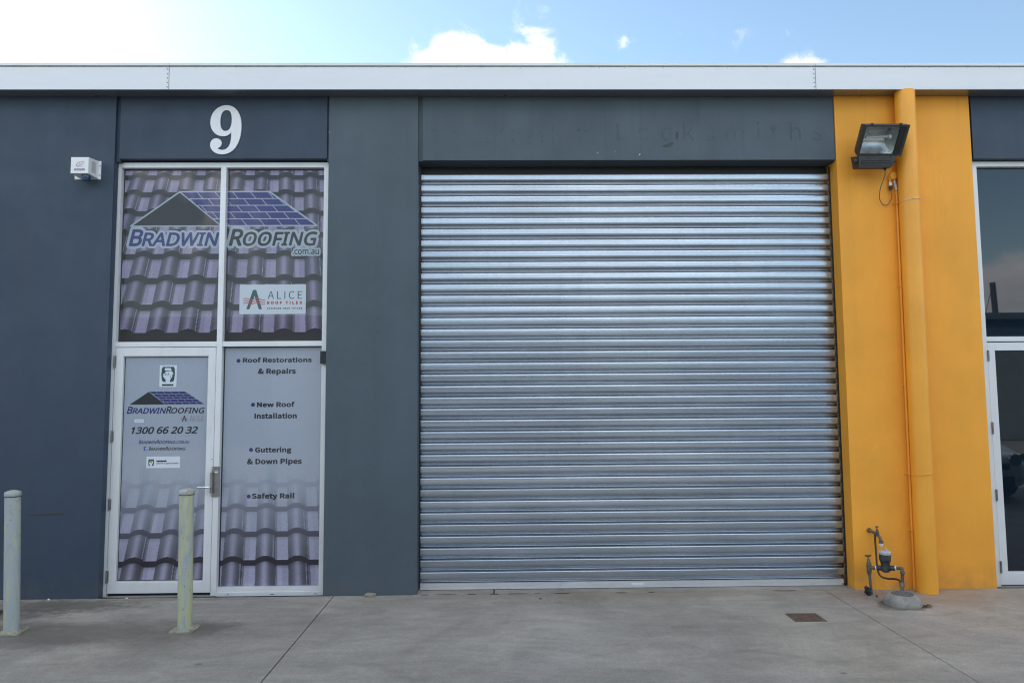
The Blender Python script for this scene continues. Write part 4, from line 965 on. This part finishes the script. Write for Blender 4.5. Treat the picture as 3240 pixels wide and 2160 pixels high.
bollard(-2.196, -.812, -.012, .0, 'faded yellow bollard standing in front of the printed glass door', m_boll)
bollard(-3.372, -.822, -.036, .12, 'blue-grey faded bollard leaning slightly at the left edge of the picture', m_boll2)

# ------------------------------------------------------------------ loose bits on the paving
def lump(name, c, r, m, label, cat, seed, flat=.6, rot=0):
    bm = bmesh.new(); bmesh.ops.create_icosphere(bm, subdivisions=2, radius=1); rg = random.Random(seed)
    for v in bm.verts:
        k = 1+rg.uniform(-.16, .16); x, y, z = v.co.x*r[0]*k, v.co.y*r[1]*k, v.co.z*r[2]*k
        v.co = (x*math.cos(rot)-y*math.sin(rot), x*math.sin(rot)+y*math.cos(rot), z)
    me = bpy.data.meshes.new(name); bm.to_mesh(me); bm.free(); me.materials.append(m)
    o = obj(name, me); o.location = (c[0], c[1], c[2]+r[2]*.75); return tag(o, label, cat)
lump('stone', (-1.062, -.035, G), (.045, .022, .018), m_stone, 'flat brown stone lying against the foot of the grey pillar', 'stone', 3, rot=.15)
lump('pebble', (-3.62, -.03, G), (.010, .008, .007), m_fleck, 'tiny white pebble on the dirty paving below the left wall', 'pebble', 5)
lump('pebble', (-3.01, -.015, G), (.009, .006, .005), m_fleck, 'tiny white pebble on the paving in front of the glass door', 'pebble', 6)
lump('gravel_chip', (.30, -.16, G), (.012, .007, .004), m_leaf, 'small brown leaf scrap on the paving below the roller door', 'leaf', 8)
def leaf(c, L, Wd, rot, label, seed):
    rg = random.Random(seed); m = MB(); P = []
    for i in range(9):
        t = i/8; wv = Wd*math.sin(math.pi*t)**.8+.001
        P.append((t, wv, .004+.010*math.sin(t*5+seed)**2+rg.uniform(0, .003)))
    cr, sr = math.cos(rot), math.sin(rot)
    A = []; Bq = []; Cq = []
    for t, wv, h in P:
        for lst, sgn, hh in ((A, 1, h+.006), (Bq, 0, h), (Cq, -1, h+.004)):
            x = (t-.5)*L; y = sgn*wv; lst.append(m.bm.verts.new((c[0]+x*cr-y*sr, c[1]+x*sr+y*cr, G+hh)))
    for U, W_ in ((A, Bq), (Bq, Cq)):
        for i in range(8): m.bm.faces.new((U[i], U[i+1], W_[i+1], W_[i]))
    o = m.build('dry_leaf', m_leaf, None, 60); so = o.modifiers.new('thick', 'SOLIDIFY'); so.thickness = .0015
    return tag(o, label, 'leaf')
leaf((3.165, -.50, G), .075, .014, -.25, 'curled dark leaf on the paving just right of the concrete collar', 4)
leaf((2.935, -.235, G), .02, .006, .2, 'tiny dark leaf scrap behind the concrete collar near the yellow pier', 2)
sc_ = MB(); rg = random.Random(11)
pts = [(2.905, -.115), (2.925, -.14), (2.955, -.135), (2.975, -.12), (2.95, -.10)]
cr_ = bmesh.new(); bmesh.ops.create_icosphere(cr_, subdivisions=3, radius=1)
for v in cr_.verts:
    k = 1+rg.uniform(-.3, .25); v.co = (v.co.x*.024*k, v.co.y*.02*k, v.co.z*.036*k+.012*(v.co.x < 0))
me = bpy.data.meshes.new('scrap'); cr_.to_mesh(me); cr_.free(); me.materials.append(m_black)
o = obj('plastic_scrap', me); o.location = (2.902, -.165, G+.028); tag(o, 'crumpled black plastic scrap beside the foot of the rusty inlet pipe', 'litter')

# ------------------------------------------------------------------ across the yard: what the glass and steel reflect
OB = empty('facing_building', (0, -18, 0), 'dark grey warehouse row across the yard, seen reflected in the tinted glass', 'building')
MB().box(-40, 50, -30, -18.2, -.1, 4.15).build('wall', m_blue, OB, 0)
MB().box(-40, 50, -30.3, -17.9, 4.16, 4.38).build('fascia', m_slate, OB, 0)
m_galv2 = mat('dull_steel_door', rough=.45, metal=.6, fn=vary((.30, .33, .33), .1, 2, 30, .1))
for cx in (-27, -15.5, -6, 5.0, 17.0, 28):
    rd = MB(); V0 = []
    for k in range(37):
        z = .02+k*.098; rd.box(cx-1.8, cx+1.8, -18.20, -18.165, z, z+.062)
    rd.box(cx-1.8, cx+1.8, -18.20, -18.18, 0, 3.6); rd.build('roller_door', m_galv2, OB, 0)
    MB().box(cx-2.9, cx-2.05, -18.21, -18.17, .05, 3.5).build('window', m_glass, OB, 0)
fp = MB().tube([(17.85, -19.0, 4.38), (17.80, -19.0, 5.60)], .095, 16).tube([(17.80, -19.0, 5.50), (17.45, -19.0, 4.38)], .012, 6).build('vent_pipe', m_flood, OB)

# silver hatchback parked nose-in just right of the camera, seen only in the door glass
m_paint = mat('silver_car_paint', (.60, .63, .65), .28, .2, Coat_Weight=1.0, Coat_Roughness=.03)
m_cglass = mat('car_glass', (.01, .012, .014), .03, IOR=1.6)
m_tyre = mat('tyre_rubber', (.02, .02, .02), .8); m_rim = mat('alloy_rim', (.5, .5, .52), .3, .9); m_head = mat('headlight_lens', (.55, .58, .60), .05, .8)
CAR = empty('parked_car', (6.97, -6.5, 0), 'silver hatchback parked nose-in right of view, seen reflected in the right glass door', 'car')
# stations along the car from nose (y=-4.2) to tail (y=-8.4): (y, half width, sill z, belt z, roof half width, roof z)
ST = [(-4.20, .62, .26, .56, .55, .62), (-4.32, .78, .20, .66, .66, .72), (-4.70, .87, .19, .76, .74, .84), (-5.20, .885, .19, .86, .76, .95), (-5.45, .885, .19, .90, .72, 1.02), (-6.10, .885, .19, .93, .62, 1.40), (-6.7, .885, .19, .94, .60, 1.47), (-7.6, .885, .19, .95, .58, 1.42), (-8.15, .87, .22, .95, .56, 1.15), (-8.40, .80, .28, .90, .60, .96)]
cb = MB(); rings = []
CX = 6.97
for (y, hw, zs, zb, rw, zr) in ST:
    half = [(hw*.80, zs), (hw*.97, zs+.06), (hw, (zs+zb)/2), (hw*.96, zb), (rw+.02, zb+(zr-zb)*.45 + .001), (rw*.93, zr-.02), (rw*.55, zr+.012)]
    rings.append([cb.bm.verts.new((CX+x, y, z)) for x, z in half]+[cb.bm.verts.new((CX-x, y, z)) for x, z in half[::-1]])
for A2, B2 in zip(rings, rings[1:]):
    n_ = len(A2)
    for k in range(n_): cb.bm.faces.new((A2[k], A2[(k+1) % n_], B2[(k+1) % n_], B2[k]))
cb.bm.faces.new(rings[0]); cb.bm.faces.new(rings[-1][::-1])
body = cb.build('body', m_paint, CAR, 50); sb = body.modifiers.new('sub', 'SUBSURF'); sb.levels = sb.render_levels = 2
ws = MB(); ws.poly([(CX-.66, -5.38, 1.02), (CX+.66, -5.38, 1.02), (CX+.57, -6.02, 1.405), (CX-.57, -6.02, 1.405)]); ws.build('windscreen', m_cglass, CAR, 0)
for s_ in (-1, 1):
    wn = MB(); wn.poly([(CX+s_*.862, -5.55, .97), (CX+s_*.868, -7.7, .98), (CX+s_*.66, -7.5, 1.36), (CX+s_*.675, -6.2, 1.38)]); wn.build('side_window', m_cglass, CAR, 0)
    h = MB(); h.lathe([(0, -.03), (.07, -.022), (.095, 0), (.09, .05)], (CX+s_*.52, -4.27, .63), 20, 'Y'); h.bm.verts.ensure_lookup_table(); hl = h.build('headlight', m_head, CAR)
    MB().lathe([(0, -.03), (.05, -.022), (.072, 0), (.07, .05)], (CX+s_*.69, -4.36, .65), 20, 'Y').build('headlight', m_head, CAR)
    MB().lathe([(0, -.012), (.045, -.008), (.055, .03)], (CX+s_*.60, -4.22, .36), 16, 'Y').build('fog_lamp', m_head, CAR)
    for wy in (-5.0, -7.6):
        wh = MB().lathe([(.20, -.10), (.30, -.10), (.315, -.06), (.315, .06), (.30, .10), (.20, .10)], (CX+s_*.80, wy, .315), 32, 'X').build('wheel', m_tyre, CAR)
        MB().lathe([(.0, s_*.06), (.08, s_*.08), (.20, s_*.095), (.205, s_*.085), (.205, 0)], (CX+s_*.80, wy, .315), 28, 'X').build('rim', m_rim, wh)
    MB().box(CX+s_*.93-.06, CX+s_*.93+.06, -5.68, -5.58, .96, 1.08).bevel(.02, 2).build('wing_mirror', m_paint, CAR)
MB().box(CX-.40, CX+.40, -4.235, -4.19, .50, .58).build('grille', m_black, CAR); MB().box(CX-.45, CX+.45, -4.20, -4.165, .24, .40).bevel(.02, 2).build('air_intake', m_black, CAR)
